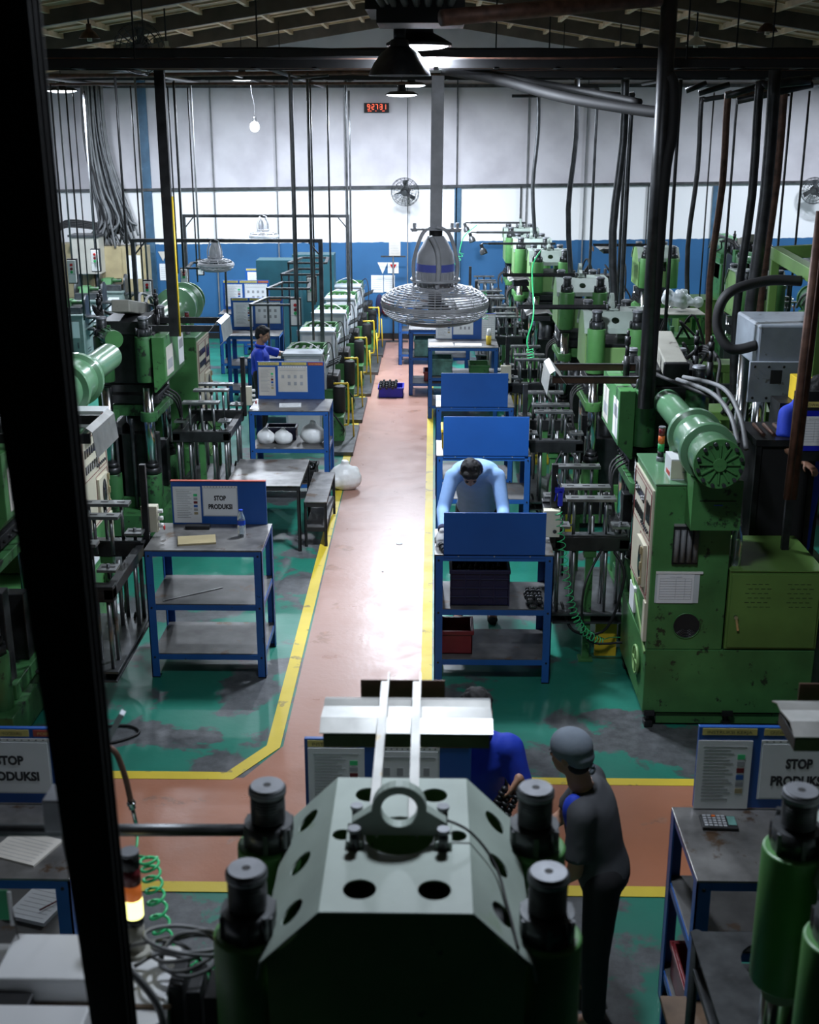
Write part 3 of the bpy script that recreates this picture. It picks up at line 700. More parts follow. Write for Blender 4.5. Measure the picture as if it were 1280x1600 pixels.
def hood(t):
    """folded sheet with round holes over the press head, open towards the cabinet end"""
    m = MB('hood'); zt, ze = 2.35, 2.19
    # top: three rows of holes
    m.holed((-.34, -.2, zt), (1, 0, 0), (0, 1, 0), .20, .2, .10, .10, .040).holed((-.34, 0, zt), (1, 0, 0), (0, 1, 0), .20, .2, .10, .10, .040)
    m.holed((.14, -.2, zt), (1, 0, 0), (0, 1, 0), .20, .2, .10, .10, .045).holed((.14, 0, zt), (1, 0, 0), (0, 1, 0), .20, .2, .10, .10, .045)
    m.holed((-.14, -.2, zt), (1, 0, 0), (0, 1, 0), .28, .08, .12, .035, .028).holed((-.14, -.12, zt), (1, 0, 0), (0, 1, 0), .28, .24, .12, .12, .10).holed((-.14, .12, zt), (1, 0, 0), (0, 1, 0), .28, .08, .12, .045, .028)
    for s in (-1, 1):
        a = Vector((0, s * .2, zt)); b = Vector((0, s * .36, ze)); v = (b - a); L = v.length; v.normalize()
        for k in range(3):
            O = Vector((-.34 + k * .68 / 3, s * .2, zt)); m.holed(O, (1, 0, 0), v, .68 / 3, L, .113, L * .52, .042)
        # foot of the fold and its tab
        m.quad((-.34, s * .36, ze), (.34, s * .36, ze), (.34, s * .37, ze - .05), (-.34, s * .37, ze - .05))
    h = m.build('hood', t, solid=.006)
    MB('green_light').box(-.31, .31, -.34, .34, 1.72, 1.98).use('iron').box(-.29, .29, -.32, .32, 1.98, 2.02).build('head_block', t, bevel=.01)  # iron slab on top paints the shade seen through the hood holes
    for x in (-.32, .31): MB('green_light').prism([(-.34, 1.74), (.34, 1.74), (.345, 2.18), (.195, 2.335), (-.195, 2.335), (-.345, 2.18)], x, x + .012, 'x').build('end_cover', t)
    # lifting lug across the top
    q = MB('hood'); N = 26; out = []; inn = []
    for i in range(N):
        a = 2 * PI * i / N; inn.append((.052 * math.cos(a), 2.45 + .052 * math.sin(a)))
        ca, sa = math.cos(a), math.sin(a)
        if sa >= -.05: out.append((.078 * ca, 2.45 + .078 * sa))
        else:
            k = (2.45 - 2.37) / max(-sa, .3); out.append((max(-.135, min(.135, ca * .16)), 2.45 - min(.08, .16 * -sa)))
    annulus(q, out, inn, -.05, -.01, lambda u, y, v: (y + .02, u, v))
    q.box(-.05, .05, -.15, -.10, 2.355, 2.375).box(-.05, .05, .10, .15, 2.355, 2.375)
    lug = q.build('lifting_lug', t, bevel=.004)
    for x in (-.07, .05):
        for s in (-1, 1): MB('dark_steel').cyl((x, s * .125, 2.355), (x, s * .125, 2.41), .014, n=12).use('cap').cyl((x, s * .125, 2.41), (x, s * .125, 2.42), .018, n=12).build('stud', lug)
    MB('rubber').tube([(-.02, .12, 2.41), (.0, .2, 2.38), (.05, .27, 2.31), (.2, .30, 2.27), (.33, .32, 2.24)], .004, smooth_path=6).build('sensor_wire', t)

def arm_lamp(t):
    MB('dark_steel').box(-.98, .10, -.02, .02, 2.43, 2.465).build('lamp_arm', t)
    q = MB('dark_steel').lathe([(.0, 0), (.028, 0), (.03, .07), (.055, .10), (.062, .16), (.05, .17), (.0, .17)], (-1.10, -.02, 2.44), (.35, -.15, -1), n=18)
    q.tube([(-.98, 0, 2.445), (-1.06, -.01, 2.45), (-1.1, -.02, 2.43)], .012, smooth_path=4)
    q.build('spot_head', t)

# ---- hooded press (type A)
pa = empty('press'); press_core(pa, head=None, sleeve='green_mid'); hood(pa); tool_rack(pa)
pb0 = pa
groupA = None
pl = copy_tree(pa)                    # variant with lamp arm
tray(pa); arm_lamp(pl)
pl_light = pl
def red_beacon(t, x, y, z):
    MB('iron').cyl((x, y, z), (x, y, z + .05), .02, n=12).use('dark_red').cyl((x, y, z + .05), (x, y, z + .17), .026, n=14).use('iron').cyl((x, y, z + .17), (x, y, z + .185), .028, n=14).build('beacon', t)

# ---- injection press (type B)
pB = empty('injection_press'); press_core(pB, sleeve='green_dark'); tool_rack(pB)
for y in (-.30, .26): MB('iron').box(-.98, -.12, y, y + .012, 2.22, 2.285).box(-.98, -.12, y - .02, y, 2.278, 2.285).use('brown_plate').box(-.98, -.12, y - .002, y, 2.225, 2.275).build('tray_arm', pB)
q = MB('tin')
sec = [(-.86, 2.21), (-.96, 2.33), (-1.0, 2.30), (-1.02, 2.12), (-.98, 2.08)]
for i in range(4):
    (a, b), (c, d) = sec[i], sec[i + 1]
    q.quad((a, -.31, b), (a, .28, b), (c, .28, d), (c, -.31, d))
q.build('deflector_tray', pB, solid=.004)
q = MB('green').prism([(-.44, 1.74), (-.33, 1.62), (-.31, 1.62), (-.31, 2.2), (-.44, 2.2)], -.50, .50, 'y')
cv = q.build('side_cover', pB, bevel=.006)
q = MB('paper').box(-.444, -.44, -.46, -.2, 1.78, 2.1).use('ink_grey').box(-.445, -.443, -.43, -.23, 1.95, 2.05); q.build('notice_sheet', cv)
q = MB('paper_old').box(-.444, -.44, .1, .42, 1.78, 2.08).use('ink_grey').box(-.445, -.443, .14, .38, 1.84, 1.94)
q.build('notice_sheet', cv)
q = MB('dusty'); a = Vector((.02, .35, 2.50)); b = Vector((.02, -.42, 2.36)); q.bar(a, b, .19, .13)
q.use('iron').bar(b + Vector((0, .02, .0)), b + Vector((0, -.03, -.01)), .21, .15)
q.build('sloping_housing', pB, bevel=.012)
q = MB('iron').box(-.2, .25, -.3, .35, 2.2, 2.34)
q.build('housing_bed', pB, bevel=.01)
for x, y in ((-.30, .12), (-.22, -.22), (.30, .15), (.36, -.15)):
    MB('iron').cyl((x, y, 2.2), (x, y, 2.38), .028, n=12).cyl((x, y, 2.38), (x, y, 2.48), .018, n=12).cyl((x, y, 2.48), (x, y, 2.55), .026, n=12).cyl((x, y, 2.55), (x, y, 2.60), .014, n=12).build('guide_post', pB)
q = MB('green_gloss').cyl((.25, .30, 2.2), (.05, .62, 2.2), .085, n=20)
for k in range(12):
    a = 2 * PI * k / 12; d = Vector((-.2, .32, 0)).normalized(); x = Vector((d.y, -d.x, 0)); z = Vector((0, 0, 1)); o = (x * math.cos(a) + z * math.sin(a)) * .09
    q.bar(Vector((.22, .35, 2.2)) + o, Vector((.09, .56, 2.2)) + o, .008, .012)
q.use('green').cyl((.05, .62, 2.2), (.03, .655, 2.2), .095, n=20); q.box(.14, .32, .18, .36, 2.1, 2.3)
q.build('motor', pB, bevel=.003)
q = MB('cable_grey').tube([(.0, -.6, 2.32), (.12, -1.3, 2.36), (.16, -1.75, 2.30), (.17, -2.0, 2.15)], .018, smooth_path=7).tube([(.05, -.6, 2.34), (.2, -1.3, 2.40), (.22, -1.8, 2.30), (.22, -2.05, 2.12)], .018, smooth_path=7).use('rubber')
for k in range(3): q.tube([(.2, .3 - .05 * k, 2.3), (.35, .15, 2.42 + .02 * k), (.42, -.2, 2.4), (.33, -.6, 2.25), (.30, -1.1, 2.15)], .014, smooth_path=7)
q.tube([(-.1, -.3, 2.3), (-.15, -.6, 2.35), (.05, -1.0, 2.32), (.2, -1.3, 2.3)], .016, smooth_path=7)
q.build('hydraulic_hose', pB)
# cabinet
cb = MB('green').box(-.41, .14, -2.15, -1.33, .63, 1.88).box(-.41, .82, -2.15, -1.0, .12, .63)
cb.use('green_gloss').box(-.42, .15, -2.16, -1.32, 1.88, 1.895)
cb.use('black').box(-.35, .75, -2.1, -1.05, 0.06, .12)
cab = cb.build('cabinet', pB, bevel=.01)
MB('green').box(-.30, .70, -2.12, -2.06, .02, .10).build('kick_plate', pB)
for x in (-.36, .22, .74):
    for y in (-2.12, -1.1): q = MB('iron').box(x - .03, x + .03, y - .04, y + .04, 0.0, .05).cyl((x, y, 0), (x, y, .15), .02, n=8).box(x - .04, x + .04, y - .05, y + .03, .10, .14); q.build('foot', pB, bevel=.003)
# cream control panel on the aisle side
q = MB('cream').box(-.425, -.41, -2.12, -1.36, .98, 1.83)
q.use('dark_red')
for (y0, y1, z0, z1) in ((-2.10, -1.38, 1.0, 1.81), (-2.08, -1.86, 1.44, 1.78), (-1.84, -1.40, 1.44, 1.78), (-2.08, -1.72, 1.02, 1.40)):
    for a in (z0, z1): q.box(-.4275, -.425, y0, y1, a, a + .006)
    for a in (y0, y1): q.box(-.4275, -.425, a, a + .006, z0, z1)
q.use('glass_dark')
for j in range(2):
    for k in range(6): q.box(-.432, -.425, -1.80 + k * .065, -1.765 + k * .065, 1.50 + j * .14, 1.57 + j * .14)
for j in range(3): q.box(-.43, -.425, -2.05 + .06 * j, -2.02 + .06 * j, 1.55, 1.70)
q.use('ink')
for k in range(6): q.cyl((-.44, -2.02 + k * .05, 1.49), (-.425, -2.02 + k * .05, 1.49), .012, n=8)
q.build('control_panel', cab)
q = MB('cream').box(-.45, -.425, -2.0, -1.72, 1.06, 1.38)
q.use('glass_dark'); q.sph((-.449, -1.88, 1.22), (.008, .075, .13), n=20)
q.use('tan').box(-.458, -.45, -2.0, -1.97, 1.08, 1.36)
for z in (1.10, 1.22, 1.34): q.cyl((-.462, -1.985, z - .03), (-.462, -1.985, z + .03), .009, n=8)
q.build('panel_door', cab, bevel=.004)
q = MB('paper').box(-.428, -.41, -1.62, -1.42, .70, .90).use('cream').box(-.435, -.41, -2.12, -2.04, .68, .98).use('green_light').bar((-.42, -2.14, .60), (-.42, -1.4, .96), .012, .03)
q.build('side_plate', cab)
q = MB('green_light').ring((-.43, -1.86, .42), .105, .012, (1, 0, 0)).use('green').cyl((-.425, -1.86, .42), (-.41, -1.86, .42), .1, n=24).use('green_light').bar((-.435, -1.95, .42), (-.435, -1.77, .42), .012).bar((-.435, -1.86, .33), (-.435, -1.86, .51), .012)
q.build('hand_wheel', cab)
# front of the cabinet: vent, sheet, round opening
q = MB('iron').box(-.27, -.09, -2.168, -2.15, 1.30, 1.58)
q.use('cable_grey')
for k in range(4): q.cyl((-.245 + k * .045, -2.172, 1.32), (-.245 + k * .045, -2.172, 1.56), .018, n=10)
q.use('tin').box(-.27, -.09, -2.17, -2.15, 1.585, 1.60)
q.build('vent', cab)
q = MB('film').box(-.375, -.06, -2.156, -2.15, 1.0, 1.23); q.use('plastic_white').box(-.375, -.04, -2.162, -2.15, 1.225, 1.24); sheet(q, -.36, -.10, 1.0, 1.22, -2.157, 'form')
q.build('log_sheet', cab)
q = MB('black').cyl((-.13, -2.154, .82), (-.13, -2.149, .82), .098, n=28).use('dark_steel')
for k in range(5):
    pts = [(-.13 + (.03 + .012 * k) * math.cos(a), -2.157, .81 + (.03 + .012 * k) * math.sin(a)) for a in [R(-150 + i * 15) for i in range(9)]]
    q.tube(pts, .0035, 5)
q.use('green').ring((-.13, -2.153, .82), .098, .005, (0, 1, 0)).build('round_opening', cab)
# oil tank with slotted door
q = MB('olive').box(.155, .82, -2.155, -1.40, .64, 1.245).use('olive').box(.15, .83, -2.165, -1.38, 1.245, 1.255)
tk = q.build('oil_tank', pB, bevel=.004)
q = MB('olive').box(.17, .80, -2.168, -2.155, .66, 1.225).use('black')
for u in (.27, .57):
    for i in range(6):
        for j in range(4): q.box(u + .045 * j + (.02 if i % 2 else 0), u + .03 + .045 * j + (.02 if i % 2 else 0), -2.1695, -2.168, 1.15 - i * .035, 1.154 - i * .035)
dr = q.build('door', tk, bevel=.002)
MB('chrome').cyl((.215, -2.19, .90), (.215, -2.168, .90), .014, n=12).bar((.215, -2.185, .905), (.235, -2.185, .80), .016, .01).build('handle', dr)
# barrel and its support
q = MB('green').box(-.20, .14, -2.36, -1.45, 1.62, 1.98).box(-.16, .12, -2.30, -1.5, 1.98, 2.05)
q.use('black').box(-.15, .10, -2.363, -2.36, 1.83, 1.837).use('lid_blue').box(-.05, .01, -2.363, -2.36, 1.80, 1.807)
q.build('barrel_support', pB, bevel=.008)
bx = -.095; bz = 2.16
q = MB('green_gloss').lathe([(.0, -2.56), (.145, -2.56), (.155, -2.52), (.155, -2.30), (.195, -2.29), (.20, -2.27), (.20, -2.23), (.165, -2.21), (.165, -1.86), (.195, -1.84), (.195, -1.78), (.15, -1.72), (.115, -1.64), (.105, -1.25), (.105, -.72), (.0, -.72)], (bx, 0, bz), (0, 1, 0), n=40)
br = q.build('barrel', pB)
q = MB('green').cyl((bx, -2.60, bz), (bx, -2.56, bz), .168, n=36).cyl((bx, -2.625, bz), (bx, -2.60, bz), .045, n=20)
for k in range(12):
    a = 2 * PI * k / 12; q.bar((bx + .04 * math.cos(a), -2.605, bz + .04 * math.sin(a)), (bx + .135 * math.cos(a), -2.605, bz + .135 * math.sin(a)), .012, .02, up=(0, 1, 0))
q.build('end_flange', br, bevel=.002)
for k in range(12):
    a = 2 * PI * (k + .5) / 12; MB('dark_steel').cyl((bx + .145 * math.cos(a), -2.63, bz + .145 * math.sin(a)), (bx + .145 * math.cos(a), -2.60, bz + .145 * math.sin(a)), .013, n=8).build('flange_bolt', br)
# signal tower on the cabinet
q = MB('cap').cyl((-.28, -1.55, 1.895), (-.28, -1.55, 1.93), .03, n=14).use('iron').cyl((-.28, -1.55, 1.93), (-.28, -1.55, 1.97), .024, n=14).use('go_green').cyl((-.28, -1.55, 1.97), (-.28, -1.55, 2.03), .024, n=14).use('orange').cyl((-.28, -1.55, 2.03), (-.28, -1.55, 2.09), .024, n=14).use('dark_red').cyl((-.28, -1.55, 2.09), (-.28, -1.55, 2.15), .024, n=14).use('cap').cyl((-.28, -1.55, 2.15), (-.28, -1.55, 2.16), .026, n=14)
q.build('signal_tower', pB)

# ---- place the presses
tag(pB, cat='press')
place(pB, True, (1.99, 10.35, 0), 0, 'large green injection press at right with bolted barrel over its cabinet')
def widen_barrel(o, k, flip=None, dx=0):
    for c in bpy.data.objects:
        if c.parent == o and c.name.startswith('barrel') and not c.name.startswith('barrel_support'):
            c.scale = (k, -1 if flip is not None else 1, k); c.location = (bx * (1 - k) + dx, flip or 0, bz * (1 - k))
o = copy_tree(pB); widen_barrel(o, 1.2, -4.0, -.10); place(o, True, (-3.30, 8.25, 0), PI, 'injection press at left just behind the black steel column')
o = copy_tree(pB); widen_barrel(o, 1.3); place(o, True, (-3.20, 12.90, 0), PI, 'injection press at left with motor and rods on top, behind the STOP PRODUKSI table')
tag(pa, cat='press'); tag(pl, cat='press')
for i, (x, y, lb) in enumerate(((1.98, 13.45, 'green hooded press right of the aisle directly behind the large injection press'), (1.97, 16.4, 'green hooded press right of the aisle, third in the row from the front'))):
    o = pa if i == 0 else copy_tree(pa)
    o.location = (x, y, 0); o['label'] = lb
for i, (x, y, lb) in enumerate(((1.88, 20.0, 'pale green hooded press with spot lamp arm, nearest of three at the far right row'), (1.76, 22.1, 'pale green hooded press with spot lamp arm, middle of three at the far right row'), (1.72, 24.3, 'pale green hooded press with spot lamp arm, closest to the back wall'))):
    o = pl if i == 0 else copy_tree(pl)
    o.location = (x, y, 0); o['label'] = lb; 
# foreground presses face away from the camera
o = copy_tree(pa); drop_parts(o, ('slotted_clamp', 'tool_plate', 'plate_rod', 'control_head', 'rack_post', 'rack_frame', 'bottom_plate', 'guide_rod', 'rack_hose'))
[setattr(c, 'data', c.data.copy()) or c.data.materials.__setitem__(0, MATS['tin']) for c in bpy.data.objects if c.parent == o and c.name.startswith('tray_arm')]
o.location = (-.085, 3.02, 0); o.rotation_euler = (0, 0, -PI / 2); o['label'] = 'dark foreground press at bottom centre under a pale hood with round holes'
o = copy_tree(pa); drop_parts(o, ('control_head', 'slotted_clamp', 'tool_plate', 'plate_rod', 'rack_frame', 'bottom_plate', 'rack_post', 'guide_rod', 'rack_hose'))
o.location = (1.52, 3.02, 0); o.rotation_euler = (0, 0, -PI / 2); o['label'] = 'green foreground press cut by the right edge of the picture'
# slide tooling in front of that press
t = tag(empty('tool_frame', (1.42, 4.05, 0)), 'dark steel tool frame with slotted plates beside the lower right press', 'frame')
q = MB('dark_steel')
q.holed((-.30, -.42, 1.0), (1, 0, 0), (0, 1, 0), .60, .40, .30, .20, .10).holed((-.30, -.02, 1.0), (1, 0, 0), (0, 1, 0), .60, .40, .30, .2, .13)
q.build('slotted_plate', t, solid=.012)
q = MB('rust').box(-.02, .30, .30, .42, 1.01, 1.035).box(.02, .3, -.42, -.32, 1.01, 1.035).use('black').box(.02, .24, .345, .375, 1.035, 1.037).box(.05, .26, -.385, -.36, 1.035, 1.037)
q.use('dark_steel')
for x, y in ((.08, .36), (.14, .36), (.2, -.37), (.1, 0.02)): q.cyl((x, y, 1.035), (x, y, 1.055), .018, n=6)
q.build('clamp_bar', t, bevel=.002)
q = MB('steel').cyl((.12, -.30, 1.04), (.10, .22, 1.04), .006, n=8); q.build('locating_rod', t)
for x in (-.27, .25):
    for y in (-.38, .38): MB('dark_steel').cyl((x, y, 0), (x, y, 1.0), .022, n=12).build('guide_rod', t)
MB('dark_steel').box(-.32, .30, -.44, .44, .42, .45).box(-.28, .28, -.4, .4, .8, .83).build('lower_plate', t)

# ================================================================== SMALL PRESSES, LEFT
# grey-green cabinets with rounded guard plates (far left)
c0 = tag(empty('small_press'), None, 'press', None)
q = MB('seafoam').box(-.26, .26, -.3, .3, .04, 1.14); q.use('iron').box(-.24, .24, -.28, .28, 0, .04).use('seafoam').box(-.28, .28, -.32, .32, 1.14, 1.17)
for k in range(4): q.use('dark_steel').box(.262, .264, -.1, .1, .4 + .05 * k, .415 + .05 * k)
cc = q.build('cabinet', c0, bevel=.008)
MB('seafoam').box(-.20, .20, -.31, -.302, .2, 1.05).use('dark_steel').box(.15, .17, -.318, -.31, .6, .7).build('door', cc, bevel=.003)
q = MB('paper').box(-.02, .20, -.315, -.31, .78, 1.06); q.build('notice_sheet', cc)
q = MB('dark_steel').box(-.22, .22, -.2, .22, 1.17, 1.29); q.build('press_bed', c0, bevel=.01)
for x, s in ((.26, 1), (-.24, 1)):
    q = MB('dark_steel').prism([(-.16, 1.1), (.16, 1.1), (.16, 1.32)] + [(.16 * math.cos(a), 1.32 + .16 * math.sin(a)) for a in [PI * i / 10 for i in range(1, 10)]] + [(-.16, 1.32)], x, x + .03, 'x')
    q.build('guard_plate', c0, bevel=.003)
MB('green_dark').prism([(-.18, 1.29), (.18, 1.29), (.10, 1.40), (-.10, 1.40)], -.14, .02, 'x').cyl((-.2, 0, 1.35), (.2, 0, 1.35), .04, n=14).build('tilting_head', c0, bevel=.004)
for z in (1.08, .88): MB('dark_steel').box(.29, .50, -.14, .14, z, z + .035).bar((.28, 0, z - .12), (.42, 0, z), .03).build('side_ledge', c0, bevel=.003)
for i, (px, py, Y, lb) in enumerate(((104, 489, 20.7, 'grey-green small press at far left, nearest of three beside the black column'), (133, 466, 22.5, 'grey-green small press at far left, middle of three'), (169, 446, 23.75, 'grey-green small press at far left in front of the cable trunk'))):
    p = at(px, py, Y=Y); o = c0 if i == 0 else copy_tree(c0)
    o.location = (p.x, Y + .3, 0); o['label'] = lb

# moulding machines along the aisle, left
d0 = tag(empty('moulding_machine'), None, 'machine', None)
q = MB('grey_paint').box(-.30, .20, 0, .34, .05, 1.26).box(-.32, .22, -.02, .36, 1.26, 1.30).use('iron').box(-.3, .2, .02, .34, 0, .05)
cc = q.build('cabinet', d0, bevel=.008)
MB('white_paint').box(-.27, .17, -.012, 0, .12, 1.22).use('chrome').box(.12, .14, -.03, -.012, .6, .7).build('door', cc, bevel=.003)
q = MB('film'); sheet(q, -.20, .10, .88, 1.16, -.014, 'form'); q.build('notice_sheet', cc); q = MB('film'); sheet(q, -.17, .13, .60, .84, -.014, 'photos'); q.build('notice_sheet', cc)
q = MB('green').box(-.30, .44, .40, 1.05, .04, .72).box(.20, .50, .05, .42, .04, .40)
q.build('base', d0, bevel=.012)
q = MB('grey_paint').box(-.26, .24, .36, 1.0, .72, 1.10); q.build('column', d0, bevel=.01)
q = MB('green')
for (x0, x1, y0, y1) in ((-.30, .22, .36, .40), (-.30, .22, .86, .90), (-.30, -.26, .36, .90), (.18, .22, .36, .90)): q.box(x0, x1, y0, y1, 1.10, 1.30)
q.use('green_light').prism([(-.28, 1.12), (.2, 1.12), (-.04, 1.28)], .6, .64, 'y')
q.build('top_tub', d0, bevel=.004)
q = MB('steel')
for k in range(4): q.box(-.22 + k * .1, -.18 + k * .1, .45, .82, 1.24, 1.27)
q.cyl((-.34, .3, 1.22), (.26, .3, 1.22), .008).cyl((.26, .3, 1.22), (.26, .9, 1.22), .008).box(-.38, -.34, .26, .34, 1.18, 1.26)
q.build('slide_rails', d0)
for k in range(3):
    q = MB('dark_steel').bar((.22, .45 + k * .17, 1.02), (.42, .42 + k * .17, 1.12), .09, .03).bar((.24, .5 + k * .17, .9), (.36, .45 + k * .17, .8), .03); q.build('clamp_arm', d0, bevel=.003)
q = MB('rubber').box(.20, .40, .45, .95, .5, .9).cyl((.42, .35, .40), (.42, .35, .78), .085, n=18)
q.build('drive_housing', d0, bevel=.02)
q = MB('yellow').tube([(.36, .12, .86), (.52, .12, .86), (.56, .12, .82), (.56, .10, .34), (.52, .10, .28), (.36, .10, .26)], .014, 8, smooth_path=4).tube([(.60, .3, .62), (.62, .3, .02)], .012, 8)
q.build('hand_rail', d0)
q = MB('rubber').tube([(.3, .1, .5), (.5, .0, .25), (.42, .25, .1), (.35, .4, .3)], .010, smooth_path=7).tube([(.1, .4, 1.2), (.3, .3, 1.4), (.36, .2, 1.1), (.3, .2, .8)], .008, smooth_path=7)
q.use('plastic_white').tube([(-.3, .3, 1.32), (-.05, .25, 1.42), (.2, .2, 1.28), (.24, .16, 1.0)], .006, smooth_path=7)
q.build('cable', d0)
names = ('nearest', 'second', 'third', 'fourth', 'furthest')
for i, (y, x) in enumerate(((16.45, -1.72), (18.35, -1.70), (20.2, -1.66), (22.0, -1.62), (23.7, -1.60))):
    o = d0 if i == 0 else copy_tree(d0)
    o.location = (x, y, 0)
    o['label'] = ('moulding machine with yellow rail by the aisle, nearest one, beside the royal blue worker', 'grey and green moulding machine beside the aisle, second of five', 'grey and green moulding machine beside the aisle, middle of five', 'grey and green moulding machine beside the aisle, fourth of five', 'grey and green moulding machine beside the aisle, closest to the blue wall')[i]
    m = MB('dark_steel').box(x + .28, x + .66, y - .55, y + 1.0, 0.005, .06)
    tag(m.build('floor_mat', bevel=.006), ('dark grey raised mat beside the aisle, ' + ('nearest', 'second', 'third', 'fourth', 'last')[i] + ' along the yellow line'), 'mat', 'dark mats beside the left yellow line')
# dark teal cupboards with angled trays behind the machines
for i, (px, py, Y) in enumerate(((420, 560, 22.6), (455, 540, 23.6))):
    p = at(px, 500, Y=Y); q = MB('teal_cabinet').box(-.40, .40, 0, .5, .05, 1.9)
    t = tag(empty('metal_cupboard', (p.x + (.2, .45)[i], Y, 0)), ('dark teal metal cupboard against the blue wall, left one', 'dark teal metal cupboard against the blue wall, right one')[i], 'cupboard')
    q.build('body', t, bevel=.006); MB('dark_steel').box(.3, .32, -.02, 0, .9, 1.1).build('handle', t)
for i, (px, py, Y) in enumerate(((325, 398, 20.0), (480, 390, 20.5), (470, 408, 20.0), (450, 430, 18.6), (425, 455, 17.6))):
    p = at(px, py + 20, Y=Y); s = 1 if i else -1
    t = tag(empty('overhead_tray', p), ('grey angled frame tray left of the small hanging fan', 'grey angled frame tray, furthest of four above the moulding machines', 'grey angled frame tray, third of four above the moulding machines', 'grey angled frame tray, second of four above the moulding machines', 'grey angled frame tray, nearest of four beside the pendant box')[i], 'tray')
    q = MB('dark_steel'); P = [Vector((-.30 * s, -.1, 0)), Vector((-.12 * s, .35, .04)), Vector((.32 * s, .35, .04)), Vector((.32 * s, -.1, 0))]
    for k in range(4): q.bar(P[k], P[(k + 1) % 4], .05, .03)
    q.build('frame', t); q = MB('dark_steel').bar((-.30 * s, -.1, 0), (-.30 * s, -.1, -p.z), .03); q.build('leg', t)

# ================================================================== PENDANT CONTROLS
def pendant(px, py, Y, label, h=.36, w=.13):
    p = at(px, py, Y=Y)
    t = tag(empty('pendant_control', p), label, 'control box')
    MB('black').box(-w / 2 - .012, w / 2 + .012, 0, .09, -h / 2 - .02, h / 2 + .02).build('back_plate', t)
    q = MB('plastic_white').box(-w / 2, w / 2, -.03, 0, -h / 2, h / 2); q.use('ink_grey').box(-w / 2, w / 2, -.031, -.03, -h * .12, -h * .1); b = q.build('box', t, bevel=.006)
    for z, m in ((h * .30, 'red'), (h * .12, 'dark_red'), (-h * .02, 'go_green')): MB(m).cyl((0, -.05, z), (0, -.03, z), .022, n=12).build('button', b)
    MB('cable_grey').cyl((0, .04, h / 2), (0, .04, 4.95 - p.z), .016, n=8).build('hanging_rod', t)
for a in ((462, 488, 17.4, 'white pendant control box with red buttons above the nearest moulding machine'), (487, 452, 19.2, 'white pendant control box above the second moulding machine'),
          (113, 424, 20.0, 'white pendant control box at far left before the tan cabinet'), (149, 407, 21.6, 'white pendant control box at far left beside the cable trunk'),
          (288, 432, 20.6, 'small white pendant box left of the hanging fan, behind the green barrel'), (312, 418, 21.8, 'small white pendant box just right of the green barrel'),
          (231, 452, 18.6, 'small white pendant box above the left injection press')):
    pendant(*a, **({} if a[0] in (462, 487, 113, 149) else dict(h=.24, w=.11)))

# ================================================================== ELECTRICAL CABINETS AND CABLE TRUNK
for i, (x0, x1, z0, z1) in enumerate(((-7.62, -6.80, .9, 2.0), (-6.72, -5.72, .8, 1.95))):
    t = tag(empty('electrical_cabinet', ((x0 + x1) / 2, 24.6, z0)), ('tan electrical cabinet at far left with a sheet on its door', 'tan electrical cabinet right below the grey cable trunk')[i], 'cabinet')
    w = (x1 - x0) / 2; h = z1 - z0
    MB('tan').box(-w, w, 0, .4, 0, h).build('body', t, bevel=.008)
    q = MB('tan').box(-w + .04, -.02, -.012, 0, .04, h - .04).box(.02, w - .04, -.012, 0, .04, h - .04); dq = q.build('door', t, bevel=.003)
    MB('paper').box(.1, w - .12, -.016, -.012, h * .45, h * .85).build('notice_sheet', dq)
    MB('iron').box(-w, -w + .08, .1, .2, -z0, 0).box(w - .08, w, .1, .2, -z0, 0).build('leg', t)
t = tag(empty('control_cabinet', (-6.85, 24.2, 1.45)), 'grey control cabinet between the two tan electrical cabinets', 'cabinet')
MB('beige').box(-.25, .3, 0, .4, 0, .72).build('body', t, bevel=.01); MB('dark_steel').box(-.29, .34, -.04, .44, .72, .76).box(-.2, -.12, .1, .2, -1.45, 0).box(.17, .25, .1, .2, -1.45, 0).build('cover', t)
# trunk of cables coming down the wall
random.seed(3)
q = MB('cable_grey')
for i in range(95):
    u = random.random(); v = random.random()
    x0 = -6.78 + .40 * u; x1 = -6.62 + .62 * u; y = 24.55 + .25 * v
    q.m = random.choice(['cable_grey', 'cable_grey', 'dark_steel', 'rubber'])
    zend = 2.0 + random.uniform(-.1, .45)
    q.tube([(x0, y, 5.0), (x0 + .03 * math.sin(i), y, 4.0), ((x0 + x1) / 2 + .05 * math.sin(i * 1.7), y, 3.1), (x1 + random.uniform(-.06, .06), y, 2.5), (x1 + random.uniform(-.22, .22), y, zend)], .023, 6, smooth_path=5)
tag(q.build('cable_trunk'), 'thick bundle of grey cables running down the wall to the tan cabinets', 'cables', kind='stuff')
q = MB('rubber')
for i in range(5): q.tube([(-6.6, 24.4, 2.3 + .03 * i), (-7.2, 24.3, 2.35 + .03 * i), (-7.5 - .03 * i, 24.3, 2.1), (-7.6 - .03 * i, 24.3, 1.8)], .018, 6, smooth_path=6)
tag(q.build('cable_bundle'), 'black cables curving over the left tan electrical cabinet', 'cables')
p = at(211, 407, Y=YB)
tag(MB('plastic_white').box(p.x - .07, p.x + .07, YB - .08, YB, p.z - .11, p.z + .11).use('ink').cyl((p.x, YB - .09, p.z), (p.x, YB - .08, p.z), .03, n=12).build('wall_switch', bevel=.006), 'white switch box on the blue wall right of the cable trunk', 'switch')

